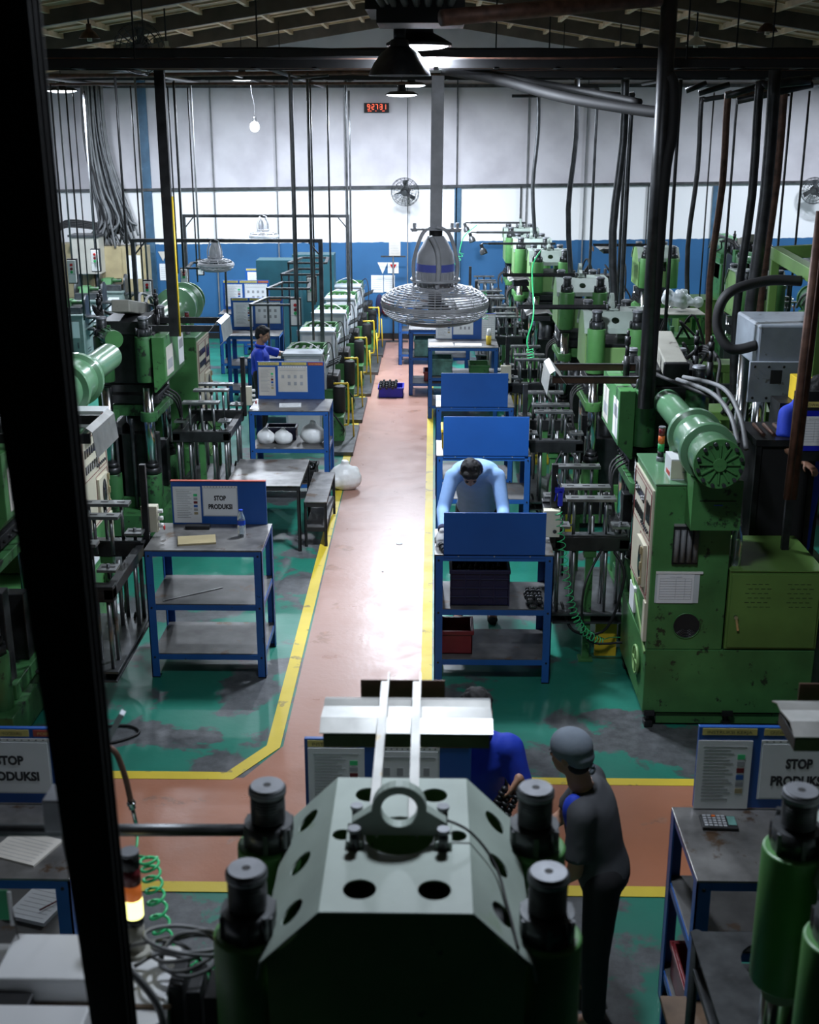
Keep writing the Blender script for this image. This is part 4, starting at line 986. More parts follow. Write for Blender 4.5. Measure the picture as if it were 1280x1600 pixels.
# ================================================================== FRAMES AND FANS
def frame(name, label, pxa, pxb, py, Y):
    a = at(pxa, py, Y=Y); b = at(pxb, py, Y=Y); t = tag(empty(name, (a.x, Y, 0)), label, 'frame'); L = b.x - a.x
    MB('dark_steel').box(0, L, -.03, .03, a.z - .05, a.z).build('crossbar', t)
    for x in (.03, L - .03): MB('dark_steel').box(x - .03, x + .03, -.03, .03, 0, a.z - .05).build('post', t)
    MB('dark_steel').bar((.03, 0, a.z - .25), (.2, 0, a.z - .05), .02).bar((L - .03, 0, a.z - .25), (L - .2, 0, a.z - .05), .02).build('brace', t)
    return a.z
zf1 = frame('fan_frame', 'grey steel goalpost frame carrying the nearer small hanging fan', 204, 504, 373, 18.0)
zf2 = frame('fan_frame', 'grey steel goalpost frame carrying the further small hanging fan', 284, 546, 335, 22.0)

def hanging_fan(name, label, loc, r, ztop, dark=False, tilt=0.0, detail=1):
    """downward fan: hanger, motor, two-sided wire cage, three blades"""
    t = tag(empty(name, loc), label, 'fan'); t.rotation_euler = (tilt, tilt * .3, 0)
    fm = 'fan_grey'; k = r / .41
    q = MB(fm).lathe([(0, .34 * k), (.05 * k, .34 * k), (.075 * k, .30 * k), (.085 * k, .28 * k), (.115 * k, .22 * k), (.12 * k, .16 * k)], n=28)
    q.use('fan_blue' if detail else fm).lathe([(.12 * k, .16 * k), (.12 * k, .11 * k)], n=28)
    q.use(fm).lathe([(.12 * k, .11 * k), (.115 * k, .02 * k), (.10 * k, .0), (0, 0)], n=28)
    for i in range(22):
        a = 2 * PI * i / 22; q.bar((.12 * k * math.cos(a), .12 * k * math.sin(a), .10 * k), (.113 * k * math.cos(a), .113 * k * math.sin(a), .01 * k), .008 * k, .012 * k)
    m = q.build('motor', t); m.scale = (1.2, 1.2, 1.12)
    q = MB(fm); 
    for s in (-1, 1): q.tube([(0, s * -.03, .40 * k), (s * .08 * k, -.03, .36 * k), (s * .135 * k, -.05, .18 * k), (s * .13 * k, -.04, .02 * k)], .012 * k, smooth_path=5)
    q.tube([(-.03, -.07 * k, .34 * k), (.01, -.125 * k, .26 * k), (.02, -.135 * k, .14 * k), (.01, -.12 * k, .0)], .016 * k, smooth_path=5)
    q.ring((0, 0, .05 * k), .15 * k, .010 * k)
    q.build('yoke', m)
    c = MB(fm); nr = 12 if detail else 5; w = .0036 * (1 if detail else 2)
    for i in range(nr):
        f = i / (nr - 1); rr = r * (.42 + .58 * math.sin(f * PI / 2)); z = .0 - .13 * k * (1 - math.cos(f * PI / 2))
        c.ring((0, 0, z), rr, w * 1.3); c.ring((0, 0, -.27 * k - z), rr * .985, w * 1.3)
    c.ring((0, 0, -.12 * k), r, w * 1.5); c.ring((0, 0, .0), r * .36, w * 2); c.ring((0, 0, -.145 * k), r * .99, w * 1.3); c.ring((0, 0, -.095 * k), r * .99, w * 1.3)
    ns = 16 if detail else 10
    for i in range(ns):
        a = 2 * PI * i / ns; ca, sa = math.cos(a), math.sin(a)
        for s in (1, -1):
            pts = []
            for j in range(7):
                f = j / 6; rr = r * (.30 + .70 * math.sin(f * PI / 2)); z = -.11 * k * (1 - math.cos(f * PI / 2)); z = z if s > 0 else -.24 * k - z
                pts.append((rr * ca, rr * sa, z))
            c.tube(pts, w, 5)
    c.build('cage', t)
    b = MB('dark_steel')
    for i in range(3):
        M = Matrix.Rotation(2 * PI * i / 3, 4, 'Z') @ Matrix.Translation((r * .5, 0, -.13 * k)) @ Matrix.Rotation(R(24), 4, 'X'); b.cbox((0, 0, 0), (r * .75, r * .42, .006), M)
    b.cyl((0, 0, -.18 * k), (0, 0, 0), .05 * k, n=16)
    b.build('blades', t, bevel=.004)
    h = ztop - loc[2]
    q = MB(fm).box(-.19 * k, .19 * k, -.03, .03, .42 * k, .435 * k)
    for x in (-.16, .12, .16): q.cyl((x * k, 0, .435 * k), (x * k, 0, .475 * k), .014 * k, n=8).cyl((x * k, 0, .41 * k), (x * k, 0, .42 * k), .022 * k, n=8)
    q.use('black').cyl((0, 0, .33 * k), (0, 0, .42 * k), .05 * k, n=12)
    q.build('mounting_plate', t)
    MB(fm).box(-.045 * k, .045 * k, -.035 * k, .035 * k, .435 * k, h).build('drop_pole', t, bevel=.003)
    return t
hanging_fan('hanging_fan', 'large grey hanging cage fan over the aisle on a thick drop pole', (at(680, 448, Y=9.2).x, 9.2, at(680, 448, Y=9.2).z), .405, 4.62, tilt=R(1.5))
p = at(337, 405, Y=18); f1 = hanging_fan('small_fan', 'small hanging cage fan under the nearer steel frame at left', (p.x, 18, p.z), .26, zf1 - .05, detail=0)
p = at(412, 362, Y=22); f2 = hanging_fan('small_fan', 'small hanging cage fan under the further steel frame', (p.x, 22, p.z), .26, zf2 - .05, detail=0)

def wall_fan(label, px, py, Y, r, face, m='fan_grey'):
    p = at(px, py, Y=Y); t = tag(empty('wall_fan', p), label, 'fan')
    q = MB('dark_steel'); d = Vector(face).normalized(); u = Vector((0, 0, 1)); x = d.cross(u).normalized(); y = d.cross(x)
    for s in (1, -1):
        for i in range(5):
            f = i / 4; rr = r * (.2 + .8 * math.sin(f * PI / 2)); z = .08 * (math.cos(f * PI / 2)) * s; q.ring(d * z, rr, .004, d, n=28, tn=5)
        for i in range(20):
            a = 2 * PI * i / 20; e = x * math.cos(a) + y * math.sin(a)
            q.tube([e * (r * (.2 + .8 * math.sin(f * PI / 2))) + d * (.08 * math.cos(f * PI / 2) * s) for f in (0, .3, .6, 1)], .0035, 5)
    q.build('cage', t)
    b = MB('dark_steel')
    for i in range(3):
        a = 2 * PI * i / 3 + .4; e = x * math.cos(a) + y * math.sin(a); g = d.cross(e)
        b._add([e * .05 + g * .02, e * r * .8 + g * r * .22 + d * .03, e * r * .85 - g * r * .12 - d * .03, e * .05 - g * .05], [(0, 1, 2, 3)])
    b.build('blades', t, solid=.004)
    q = MB('dark_steel').cyl(-d * .16, -d * .02, .09, n=18).cyl(-d * .02, d * .09, .05, n=14)
    q.build('motor', t)
    q = MB('dark_steel').bar(-d * .14, Vector((-d.x * .14, max(.05, YB - Y - .02), -.05)) , .04); q.build('bracket', t)
wall_fan('round wall fan above the aisle on the white back wall', 633, 300, 24.85, .285, (-.15, -1, -.25))
wall_fan('round wall fan at the far right edge on the white wall', 1272, 298, 24.85, .26, (-.5, -1, -.1))
wall_fan('dark round fan up in the roof at upper left', 218, 76, 13.5, .26, (.2, -1, -.1), 'rust')

# ================================================================== LAMPS
lab = {0: 'large bright high-bay lamp at top centre hanging over the aisle', 1: 'dark dome-shaped lamp just below the bright high-bay lamp', 2: 'flat round lamp hanging over the far aisle, nearer of two', 3: 'flat round lamp hanging over the far aisle, further of two', 4: 'flat round lamp at upper left above the cable trunk',
       5: 'flat round lamp high behind the pipes left of the clock', 6: 'flat round lamp near the far right back corner', 7: 'flat round lamp over the right press row', 8: 'flat round lamp over the left presses', 9: 'flat round lamp above the cross walkway'}
for i, (kind, x, y, z, r, wt) in enumerate(LAMPS):
    t = tag(empty('ceiling_lamp', (x, y, z)), lab[i], 'lamp')
    if kind == 'dish':
        q = MB('black').lathe([(0, .24), (.10, .24), (.12, .10), (r * .8, .06), (r + .02, .02), (r + .02, 0), (r, -.005)], n=32).box(-.09, .09, -.09, .09, .2, .36)
        q.build('housing', t)
    elif kind == 'dome':
        q = MB('iron').lathe([(0, .27), (.07, .27), (.08, .22), (.15, .17), (.21, .09), (.245, .02), (.25, 0), (.24, 0), (.20, .08), (.14, .15), (.0, .19)], n=32).cyl((0, 0, .26), (0, 0, .36), .05, n=14); q.build('shade', t)
    else:
        q = MB('black').lathe([(0, .15), (.06, .15), (.07, .06), (r * .75, .05), (r + .01, .01), (r + .01, 0), (r, 0)], n=28).cyl((0, 0, .15), (0, 0, .20), .05, n=10); q.build('housing', t)
    zz = .0 if kind != 'dome' else .03
    rr = r * .96 if kind != 'dome' else .2; MB('lamp_face').lathe([(rr, .004), (rr, -.004), (rr * .8, -.018), (rr * .45, -.028), (0, -.032)] if kind != 'dome' else [(rr, .004), (rr, -.004), (0, -.006)], (0, 0, zz), n=28).build('diffuser', t)
    MB('black').cyl((0, 0, .15), (0, 0, roof_z(x) - z - .1), .008, n=6).build('suspension_rod', t)
    ld = bpy.data.lights.new('lamp_light', 'AREA'); ld.shape = 'DISK'; ld.size = r * 1.9; ld.energy = wt; ld.color = (0.80, 0.88, 1.0)
    ld.spread = R(180)
    lo = bpy.data.objects.new('lamp_light', ld); col.objects.link(lo); lo.parent = t; lo.location = (0, 0, zz - .036)
# bare bulb
p = at(398, 198, Y=22.5); t = tag(empty('hanging_bulb', p), 'bare glowing bulb hanging on a thin wire before the white wall', 'bulb')
MB('bulb').sph((0, 0, 0), (.085, .085, .09), n=20).build('bulb_glass', t)
MB('iron').cyl((0, 0, .08), (0, 0, .17), .035, n=12).build('socket', t)
MB('black').tube([(0, 0, .17), (.01, 0, .35), (-.03, 0, .55), (-.05, 0, .80), (-.06, 0, 5.0 - p.z)], .006, smooth_path=5).build('wire', t)
ld = bpy.data.lights.new('bulb_light', 'POINT'); ld.energy = 30; ld.shadow_soft_size = .09; ld.color = (.86, .93, 1)
lo = bpy.data.objects.new('bulb_light', ld); col.objects.link(lo); lo.parent = t; lo.location = (0, -.15, 0)
# unlit roof pendants
for i, (px, py, Y, m) in enumerate(((139, 48, 16.0, 'rust'), (260, 74, 18.0, 'beige'), (1088, 60, 17.0, 'beige'), (1200, 38, 16.0, 'rust'), (660, 95, 21.5, 'beige'), (968, 95, 20.5, 'beige'))):
    p = at(px, py, Y=Y); t = tag(empty('roof_pendant', p), ('brown cone lampshade hanging in the roof at upper left', 'small pale lampshade in the roof beside the dark roof fan', 'small pale lampshade in the roof right of centre', 'brown cone lampshade in the roof at upper right', 'small pale lampshade in the roof right behind the high-bay lamp', 'small pale lampshade behind the pipes at upper right')[i], 'lamp')
    MB(m).lathe([(0, .08), (.03, .08), (.035, .02), (.09, -.03), (.13, -.09), (.125, -.09), (.085, -.035), (0, .0)], n=20).build('shade', t); MB('cream').cyl((0, 0, -.12), (0, 0, -.03), .03, n=10).build('unlit_bulb', t)
    MB('black').cyl((0, 0, .08), (0, 0, roof_z(p.x) - p.z), .012, n=6).build('stem', t)

# ================================================================== OVERHEAD TRAYS AND PIPES
def tray_run(label, Y, z, x0, x1, n=8, w=.4, thick=.05, seed=0, sag=.0):
    random.seed(seed); t = tag(empty('cable_tray', (0, Y, z)), label, 'cable tray')
    q = MB('black').box(x0, x1, -w / 2, -w / 2 + .02, -.04, .025).box(x0, x1, w / 2 - .02, w / 2, -.04, .025)
    x = x0
    while x < x1: q.box(x, x + .04, -w / 2, w / 2, -.04, -.03); x += .5
    q.build('tray', t)
    c = MB('rubber')
    for i in range(n):
        y = random.uniform(-w / 2 + .03, w / 2 - .03); h = random.uniform(-.015, .04); pts = []
        X = x0
        while X < x1: pts.append((X, y + random.uniform(-.01, .01), h + random.uniform(-.012, .012) - sag * .03)); X += .8
        pts.append((x1, y, h)); c.m = random.choice(['rubber', 'black', 'black', 'rust']); c.tube(pts, random.uniform(.014, .026), 6)
    cb = c.build('cables', t); tag(cb, kind='stuff')
    X = x0 + .7
    while X < x1: MB('black').cyl((X, 0, .0), (X, 0, roof_z(X) - z - .15), .008, n=6).build('hanger_rod', t); X += 2.3
tray_run('black cable tray, highest of those crossing the hall', 12.5, at(640, 84, Y=12.5).z, -7, 8, seed=1)
tray_run('black cable tray crossing the hall just under the highest one', 10.8, at(640, 104, Y=10.8).z + .02, -5.5, 6.5, seed=2, n=10)
tray_run('black cable tray crossing the right half of the hall, lowest one', 13.5, at(900, 116, Y=13.5).z, .5, 8, n=10, seed=4)
tray_run('thin far cable tray in front of the white wall', 21.0, at(400, 121, Y=21.0).z, -7.8, 8, n=5, w=.3, seed=5)
def pipe(label, pts, r, m='iron', name='pipe', sm=0, cat='pipe', group=None, n=10):
    q = MB(m).tube(pts, r, n, smooth_path=sm); return tag(q.build(name), label, cat, group)
for i, (x, y0, y1, z) in enumerate(((-5.7, 12.5, 23, 4.93), (-4.0, 12.5, 22, 4.95), (-2.0, 13.5, 23.5, 4.93), (3.4, 12.5, 21, 4.9), (5.3, 12.5, 21, 4.8))):
    pipe('dark pipe running away from the camera towards the back wall, ' + ('leftmost', 'second from left', 'middle one', 'second from right', 'rightmost')[i], [(x, y0, z), (x, y1, z)], .028, 'iron')
pipe('long dark pipe crossing above the left trays to the lamp', [at(60, 132, Y=19), at(640, 130, Y=19)], .02, 'rust')
pipe('black overhead pipe sloping up to the right from the high-bay lamp', [at(690, 28, Y=8.6), at(1030, -2, Y=9.4)], .055, 'rust')
pipe('long brown pipe crossing under the trays at left', [at(60, 120, Y=18), at(600, 112, Y=18)], .03, 'rust')
# dark ridge gear above the lamp
q = MB('black'); a = at(655, 62, Y=10.9); 
q.box(a.x - .42, a.x + .30, 10.3, 11.3, 5.15, 5.35).box(a.x - .15, a.x + .25, 7.0, 11.2, 5.25, 5.42).box(a.x - .30, a.x + .35, 9.6, 10.2, 5.0, 5.2)
for i in range(7): q.tube([(a.x - .3 + .1 * i, 7.2, 5.2), (a.x - .28 + .09 * i, 9, 5.15), (a.x - .2 + .07 * i, 10.6, 5.1)], .03, 6, smooth_path=4)
q.use('cap').tube([(a.x - .32, 7.0, 5.22), (a.x - .2, 10.0, 5.12)], .012, 6).tube([(a.x - .1, 7.0, 5.2), (a.x - .1, 9.6, 5.13)], .012, 6)
tag(q.build('cable_duct'), 'black cable duct and beam running overhead above the bright lamp', 'duct')
pipe('thick drooping cable bundle running right from the lamp to the tall black pipe', [at(690, 108, Y=11), at(780, 125, Y=11), at(880, 152, Y=10.6), at(1000, 172, Y=10.0), at(1042, 176, Y=9.8)], .045, 'black', 'cable_bundle', sm=6, cat='cables')
pipe('thinner drooping cable above the thick bundle right of the lamp', [at(690, 100, Y=11.4), at(800, 122, Y=11), at(900, 140, Y=10.8), at(1000, 160, Y=10.2)], .03, 'rubber', 'cable_bundle', sm=6, cat='cables')

# vertical conduits and hoses: (px, py, depth Y, top z, bottom z, radius, material, elbow dx)
V = [
 # left group
 (70, 160, 17, 4.85, .6, .012, 'iron', 0), (80, 150, 17.5, 4.85, .6, .014, 'iron', 0), (103, 145, 19, 4.85, 1.35, .014, 'iron', 0), (114, 148, 19.4, 4.85, 1.4, .010, 'iron', 0),
 (132, 148, 21, 4.85, 1.4, .012, 'iron', 0), (181, 140, 16, 4.9, 1.8, .016, 'iron', 0), (204, 140, 20, 4.9, 1.2, .013, 'iron', 0), (262, 140, 20.5, 4.9, 1.9, .013, 'iron', 0), (271, 135, 18, 4.9, 2.2, .014, 'iron', 0), (293, 135, 21, 4.9, 1.7, .013, 'iron', 0),
 # centre group
 (456, 140, 17.3, 4.85, 1.3, .016, 'dark_steel', .5), (480, 110, 17.5, 5.0, 1.3, .018, 'dark_steel', 0), (484, 112, 19.0, 5.0, 1.6, .014, 'dark_steel', 0), (511, 125, 19.6, 4.95, 1.2, .016, 'dark_steel', 0), (540, 130, 21.5, 4.95, 1.3, .018, 'dark_steel', .3), (545, 128, 23, 4.9, 1.2, .018, 'dark_steel', 0),
 # right group
 (842, 130, 22, 4.95, 2.3, .035, 'dark_steel', 0), (902, 125, 16.6, 4.9, 2.3, .035, 'dark_steel', 0), (934, 138, 18.5, 4.75, 2.0, .022, 'dark_steel', -.8), (978, 100, 13.9, 4.9, 2.2, .045, 'dark_steel', 0), (988, 140, 15.0, 4.6, 1.9, .028, 'dark_steel', -1.0), (981, 150, 16.0, 4.6, 1.9, .020, 'dark_steel', -1.2),
 (1064, 130, 14, 4.8, 1.6, .020, 'iron', 0), (1096, 160, 18, 4.6, 1.5, .035, 'iron', .4), (1116, 150, 20, 4.8, 1.2, .012, 'iron', 0), (1138, 145, 15, 4.6, 1.3, .042, 'rust', .5),
 (1152, 160, 17.5, 4.6, 1.5, .018, 'iron', .7), (1186, 150, 13, 4.65, 1.1, .045, 'iron', .5), (1212, 100, 12, 4.9, .7, .060, 'iron', 0), (1226, 120, 14.5, 4.9, .9, .050, 'rust', 0), (1238, 140, 18, 4.8, 1.3, .018, 'iron', 0), (1266, 140, 19, 4.8, 1.3, .018, 'iron', 0),
]
desc = ['thin dark conduit', 'dark conduit', 'grey conduit', 'hose']
for i, (px, py, Y, zt, zb, r, m, el) in enumerate(V):
    p = at(px, py, Y=Y); pts = []
    if el: pts += [(p.x + el, Y, zt + .06), (p.x + .06 * (1 if el > 0 else -1), Y, zt + .01)]
    wob = .05 if r > .034 else 0
    pts += [(p.x, Y, zt - .05), (p.x + wob * .3, Y, zt * .7 + zb * .3), (p.x - wob, Y, zt * .35 + zb * .65), (p.x + wob * .5, Y, zb)]
    side = 'left' if px < 320 else 'centre-left' if px < 560 else 'right'
    rank = sum(1 for v in V if (v[0] < px) and ((v[0] < 320) == (px < 320)) and ((v[0] < 560) == (px < 560))) + 1
    ordn = ['first', 'second', 'third', 'fourth', 'fifth', 'sixth', 'seventh', 'eighth', 'ninth', 'tenth', 'eleventh', 'twelfth', 'thirteenth', 'fourteenth', 'fifteenth', 'sixteenth'][rank - 1]
    th = 'thick black' if r > .04 else 'slim dark' if r > .016 else 'very thin dark'
    pipe('%s conduit, %s from the left in the %s group below the trays' % (th, ordn, {'left': 'far left', 'centre-left': 'middle', 'right': 'right'}[side]), pts, r, m, 'conduit', 3 if (el or wob) else 0, 'conduit', None, 8 if r < .03 else 12)
p = at(254, 200, Y=11.6)
t = tag(empty('drop_pole', (p.x, 11.6, 2.35)), 'black square drop pole with a yellow cable, left of the middle', 'pole')
MB('iron').box(-.045, .045, -.03, .03, 0, 2.5).build('pole', t); MB('yellow').cyl((.056, -.02, 0), (.056, -.02, 1.3), .010, n=8).build('yellow_cable', t)
p = at(1036, 175, Y=9.6)
t = tag(empty('riser_pipe', (p.x, 9.6, 2.12)), 'tall thick black pipe down to the large green injection press', 'pipe')
MB('iron').cyl((0, 0, 0), (0, 0, 3.6), .062, n=20).build('pipe', t); MB('black').tube([(0.02, -.02, 2.52), (.06, -.02, 2.42), (.07, -.02, 2.1), (.03, -.02, 1.7), (.02, 0, 0)], .05, 12, smooth_path=5).build('hose', t)
p = at(1252, 520, Y=8.0)
pipe('rusty brown pipe slanting down in front of the right machines, left of the pair', [at(1282, 330, Y=8.0), at(1230, 780, Y=8.0)], .026, 'rust', n=14)
pipe('rusty brown pipe slanting down in front of the right machines, right of the pair', [at(1290, 350, Y=8.15), at(1240, 780, Y=8.15)], .024, 'rust', n=14)
# horizontal elbows joining the right hoses
for i, (x0, y0, x1, y1, Y) in enumerate(((1072, 142, 1104, 130, 16), (1092, 146, 1140, 132, 15.5), (1134, 150, 1190, 134, 14.5), (1152, 158, 1270, 132, 13.5), (820, 135, 935, 134, 18.5), (800, 150, 985, 150, 16))):
    pipe('dark near-level pipe atop the right-hand conduits, %s' % ('leftmost short one', 'second short one', 'third short one', 'long one at the edge', 'upper one', 'lower one')[i], [at(x0, y0, Y=Y), at(x1, y1, Y=Y)], .035 if i < 4 else .02, 'iron')

# ================================================================== THINGS ON THE BACK WALL
a = at(569, 161, Y=YB - .06); b = at(608, 176, Y=YB - .06)
t = tag(empty('digital_clock', ((a.x + b.x) / 2, YB - .05, (a.z + b.z) / 2)), 'black digital wall clock with red figures 9:27:31', 'clock')
w = (b.x - a.x) / 2; h = (a.z - b.z) / 2
MB('black').box(-w, w, -.02, .05, -h, h).build('case', t, bevel=.004)
q = MB('led_red'); SEG = {'9': 'abcdfg', '2': 'abged', '7': 'abc', '3': 'abgcd', '1': 'bc'}
def seg(q, ch, x, z, s):
    T = s * .11; W = s * .42
    for c in SEG[ch]:
        if c in 'agd': zz = {'a': s, 'g': s / 2, 'd': 0}[c]; q.box(x, x + W, -.024, -.02, z + zz - T / 2, z + zz + T / 2)
        else:
            xx = x + (W if c in 'bc' else 0); z0 = s / 2 if c in 'bf' else 0; q.box(xx - T / 2, xx + T / 2, -.024, -.02, z + z0, z + z0 + s / 2)
x = -w * .72
n_ = 0
for ch in '92731':
    seg(q, ch, x, -h * .30, h * 1.0); x += w * .29; n_ += 1
    if n_ in (1, 3):
        for zz in (-.02, .4): q.box(x - w * .03, x + w * .01, -.024, -.02, h * zz, h * (zz + .09))
        x += w * .07
q.box(-w * .7, -w * .4, -.024, -.02, -h * .70, -h * .62).box(-w * .1, -w * .02, -.024, -.02, -h * .70, -h * .62).box(w * .45, w * .65, -.024, -.02, -h * .70, -h * .62)
q.build('display', t)
def wall_paper(label, x0, y0, x1, y1, m='paper', tri=0):
    a = at(x0, y0, Y=YB - .01); b = at(x1, y1, Y=YB - .01)
    q = MB(m)
    if tri: q.prism([(a.x, a.z), (b.x, a.z), ((a.x + b.x) / 2, b.z)], YB - .012, YB - .004, 'y')
    else: q.box(a.x, b.x, YB - .012, YB - .004, b.z, a.z)
    if tri == 0:
        q.use('ink_grey'); h = a.z - b.z; w = b.x - a.x
        for k in range(6): q.box(a.x + w * .12, b.x - w * .12, YB - .0135, YB - .012, b.z + h * (.15 + .12 * k), b.z + h * (.165 + .12 * k))
    return tag(q.build('wall_notice'), label, 'notice')
wall_paper('pale framed notice on the blue wall right under the white part', 608, 378, 626, 400, 'paper_old')
wall_paper('white sheet on the blue wall, left of the pair', 580, 430, 599, 457)
wall_paper('white sheet on the blue wall, right of the pair', 600, 430, 617, 456)
wall_paper('white pennant-shaped notice on the blue wall above the sheets', 590, 410, 606, 428, tri=1)
o = wall_paper('white notice with a red triangle on the blue wall', 606, 410, 623, 427)
a = at(609, 413, Y=YB - .02); b = at(620, 422, Y=YB - .02)
MB('red').prism([(a.x, a.z), (b.x, a.z), ((a.x + b.x) / 2, b.z)], YB - .016, YB - .0136, 'y').build('red_triangle', o)
wall_paper('white sheet on the blue wall at left behind the black drop pole', 249, 412, 263, 438)
wall_paper('pale pennant notice on the blue wall at left behind the black drop pole', 247, 393, 262, 408, 'paper_old', 1)
# cloths hanging on the wall and stand at the end of the aisle
p = at(603, 478, Y=YB - .05)
q = MB('dark_red').sph((0, 0, 0), (.10, .05, .2), n=14).use('navy').sph((-.13, 0, .03), (.08, .05, .22), n=14).use('paper_old').sph((0, -.02, .16), (.09, .05, .09), n=12)
tag(q.build('hanging_cloth', loc=p), 'red and dark cloths hanging on the blue wall at the end of the aisle', 'cloth')
p = at(615, 538, Y=24.9); q = MB('dark_steel').cyl((0, 0, .03), (0, 0, 1.75), .018, n=8).box(-.3, .3, -.05, .05, 0, .03).box(-.25, .25, -.01, .01, 1.72, 1.75)
tag(q.build('sign_stand', loc=(p.x, 24.9, 0)), 'thin grey metal stand at the far end of the red aisle', 'stand')
# red sensors on the wall foot

# ================================================================== RIGHT BACKGROUND MACHINES
for i, (src, x, y, rz, lb) in enumerate(((pB, 4.75, 13.2, PI, 'dark injection press in the right background beside the slanting brown pipes'), (pa, 4.5, 17.2, PI, 'dark press in the right background behind the vertical hoses'),
        (pB, 5.3, 20.8, PI, 'injection press in the right background near the blue wall'), (pa, 3.7, 20.6, 0, 'hooded press in the right background just right of the pale green row'), (pB, 7.1, 17.0, PI, 'injection press at the far right edge in the background'))):
    o = copy_tree(src); o.location = (x, y, 0); o.rotation_euler = (0, 0, rz); o['label'] = lb
# pale grey press near the right edge
p = at(1228, 560, Y=10.6)
t = tag(empty('transfer_press', (p.x, 10.6, 0)), 'pale grey press with a bolted plate near the right edge', 'press')
zt = at(1228, 505, Y=10.6).z; zm = at(1228, 570, Y=10.6).z; zb = at(1228, 620, Y=10.6).z
q = MB('press_grey').box(-.28, .38, -.1, .7, zm, zt); q.build('upper_block', t, bevel=.02)
q = MB('press_grey').box(-.34, .14, -.14, -.10, zb - .02, zm + .05).use('black').box(-.16, -.06, -.145, -.14, zm - .14, zm - .02)
for x in (-.3, -.18, -.05, .08):
    for z in (zb + .02, zm + .01): q.cyl((x, -.15, z), (x, -.14, z), .012, n=8)
q.build('bolted_plate', t, bevel=.004)
for x, y in ((-.2, .0), (.3, .0), (-.2, .6), (.3, .6)): MB('chrome').cyl((x, y, .5), (x, y, zm), .055, n=18).build('guide_column', t)
MB('green').box(-.4, .5, -.15, .8, 0, .5).build('base', t, bevel=.01)
MB('rubber').tube([(-.28, -.05, zm + .18), (-.5, -.05, zm + .15), (-.62, 0, zm + .35), (-.55, .0, zt + .25), (-.2, .1, zt + .35), (.1, .1, zt + .35)], .045, 10, smooth_path=8).build('thick_hose', t)
# green gantry above it
a = at(1212, 395, Y=12.0); b = at(1290, 440, Y=10.2)
t = tag(empty('green_gantry', (a.x, 11, 0)), 'bright green beam structure at the right edge above the grey press', 'frame')
g = MB('olive').bar(a - t.location, b - t.location, .10, .12).bar(a - t.location, a - t.location + Vector((.9, 0, .05)), .08, .12).bar(a - t.location + Vector((.35, -.5, -.05)), a - t.location + Vector((.35, -.5, -1.1)), .22, .3)
g.bar(a - t.location, (0, 1.0, 0), .08).bar(b - t.location, b - t.location - Vector((0, 0, b.z)), .10)
g.build('beam', t, bevel=.006)
q = MB('rubber')
for k in range(6): q.tube([(.3 + .04 * k, .2, a.z - .25), (.25 + .06 * k, .1, a.z - .45), (.45 + .05 * k, 0, a.z - .5), (.6, .1, a.z - .3 - .03 * k), (.9, .2, a.z - .5)], .012, smooth_path=6)
q.use('yellow').box(.42, .5, .05, .12, a.z - .52, a.z - .4).build('hose_bunch', t)
# machinery on the floor between the rows
for i, (ux, Y, z, w) in enumerate(((3.2, 12.4, 1.55, .4), (3.25, 14.7, 1.6, .42), (4.75, 10.7, 1.6, .4), (3.1, 16.1, 1.7, .4), (6.3, 14.0, 1.9, .4), (3.0, 22.8, 1.7, .4), (7.0, 20.9, 1.9, .45), (6.6, 11.5, 1.7, .5))):
    p = Vector((ux, Y, z))
    lb = ['pump unit with hoses just right of the tall black pipe', 'pump unit with hoses behind the one by the tall black pipe', 'pump unit right of the pale grey press', 'pump unit near the clear plastic bundle at right', 'pump unit behind the pale grey press hose', 'pump unit by the blue wall behind the green presses at right', 'pump unit at the far right back beside the wall', 'pump unit at the right edge under the green beam'][i]
    t = tag(empty('pump_unit', (p.x, Y, 0)), lb, 'machine'); random.seed(40 + i)
    q = MB(random.choice(['green', 'green', 'iron', 'olive'])).box(-w, w, -.3, .3, 0.0, z * .45).box(-w * .9, -w * .6, -.25, .25, z * .45, z * .9).box(w * .6, w * .9, -.25, .25, z * .45, z * .9).box(-w, w, -.2, .2, z * .9, z * .96)
    q.build('frame', t, bevel=.008)
    q = MB('green_gloss' if i % 3 == 0 else 'dark_steel').cyl((-w * .6, -.2, z * .65), (w * .3, -.2, z * .65), .12, n=20).cyl((w * .3, -.2, z * .65), (w * .45, -.2, z * .65), .14, n=20).box(-w * .3, w * .1, -.3, .2, z * .45, z * .55)
    for k in range(4): q.cyl((-w * .4 + .12 * k, .05, z * .9), (-w * .4 + .12 * k, .05, z * 1.02), .03, n=10)
    q.build('pump', t, bevel=.003)
    for k in range(6):
        sx = random.uniform(-w, w)
        MB('rubber').tube([(sx, -.2, z * .95), (sx + random.uniform(-.2, .2), -.35, z * (1.05 + .1 * random.random())), (sx + random.uniform(-.4, .4), -.38, z * .7), (sx + random.uniform(-.3, .3), -.3, z * .4)], .016, smooth_path=6).build('hose', t)
    q = MB('dark_steel').box(-w * 1.1, w * 1.1, -.42, -.36, z * .80, z * .84)
    for k in range(4): q.cyl((-w + .3 * k, -.39, .2), (-w + .3 * k, -.39, z * .8), .015, n=8)
    q.build('rail', t)
p = at(1076, 462, Y=17.5); random.seed(8)
q = MB('film')
for k in range(26): q.sph((random.uniform(-.28, .22), random.uniform(-.1, .1), random.uniform(0, .2)), random.uniform(.03, .09), n=8)
t = tag(q.build('plastic_bundle', remesh=.02, loc=(p.x - .05, 17.5, p.z - .13)), 'bundle of clear wrapped plastic before the blue wall at right', 'plastic')
tw, w, d = table('side_table', 'small table under the plastic bundle before the blue wall at right', p.x - .62, p.x + .2, 17.2, 17.8, h=p.z - .22, shelves=(.3,), topm='beige', legm='green')
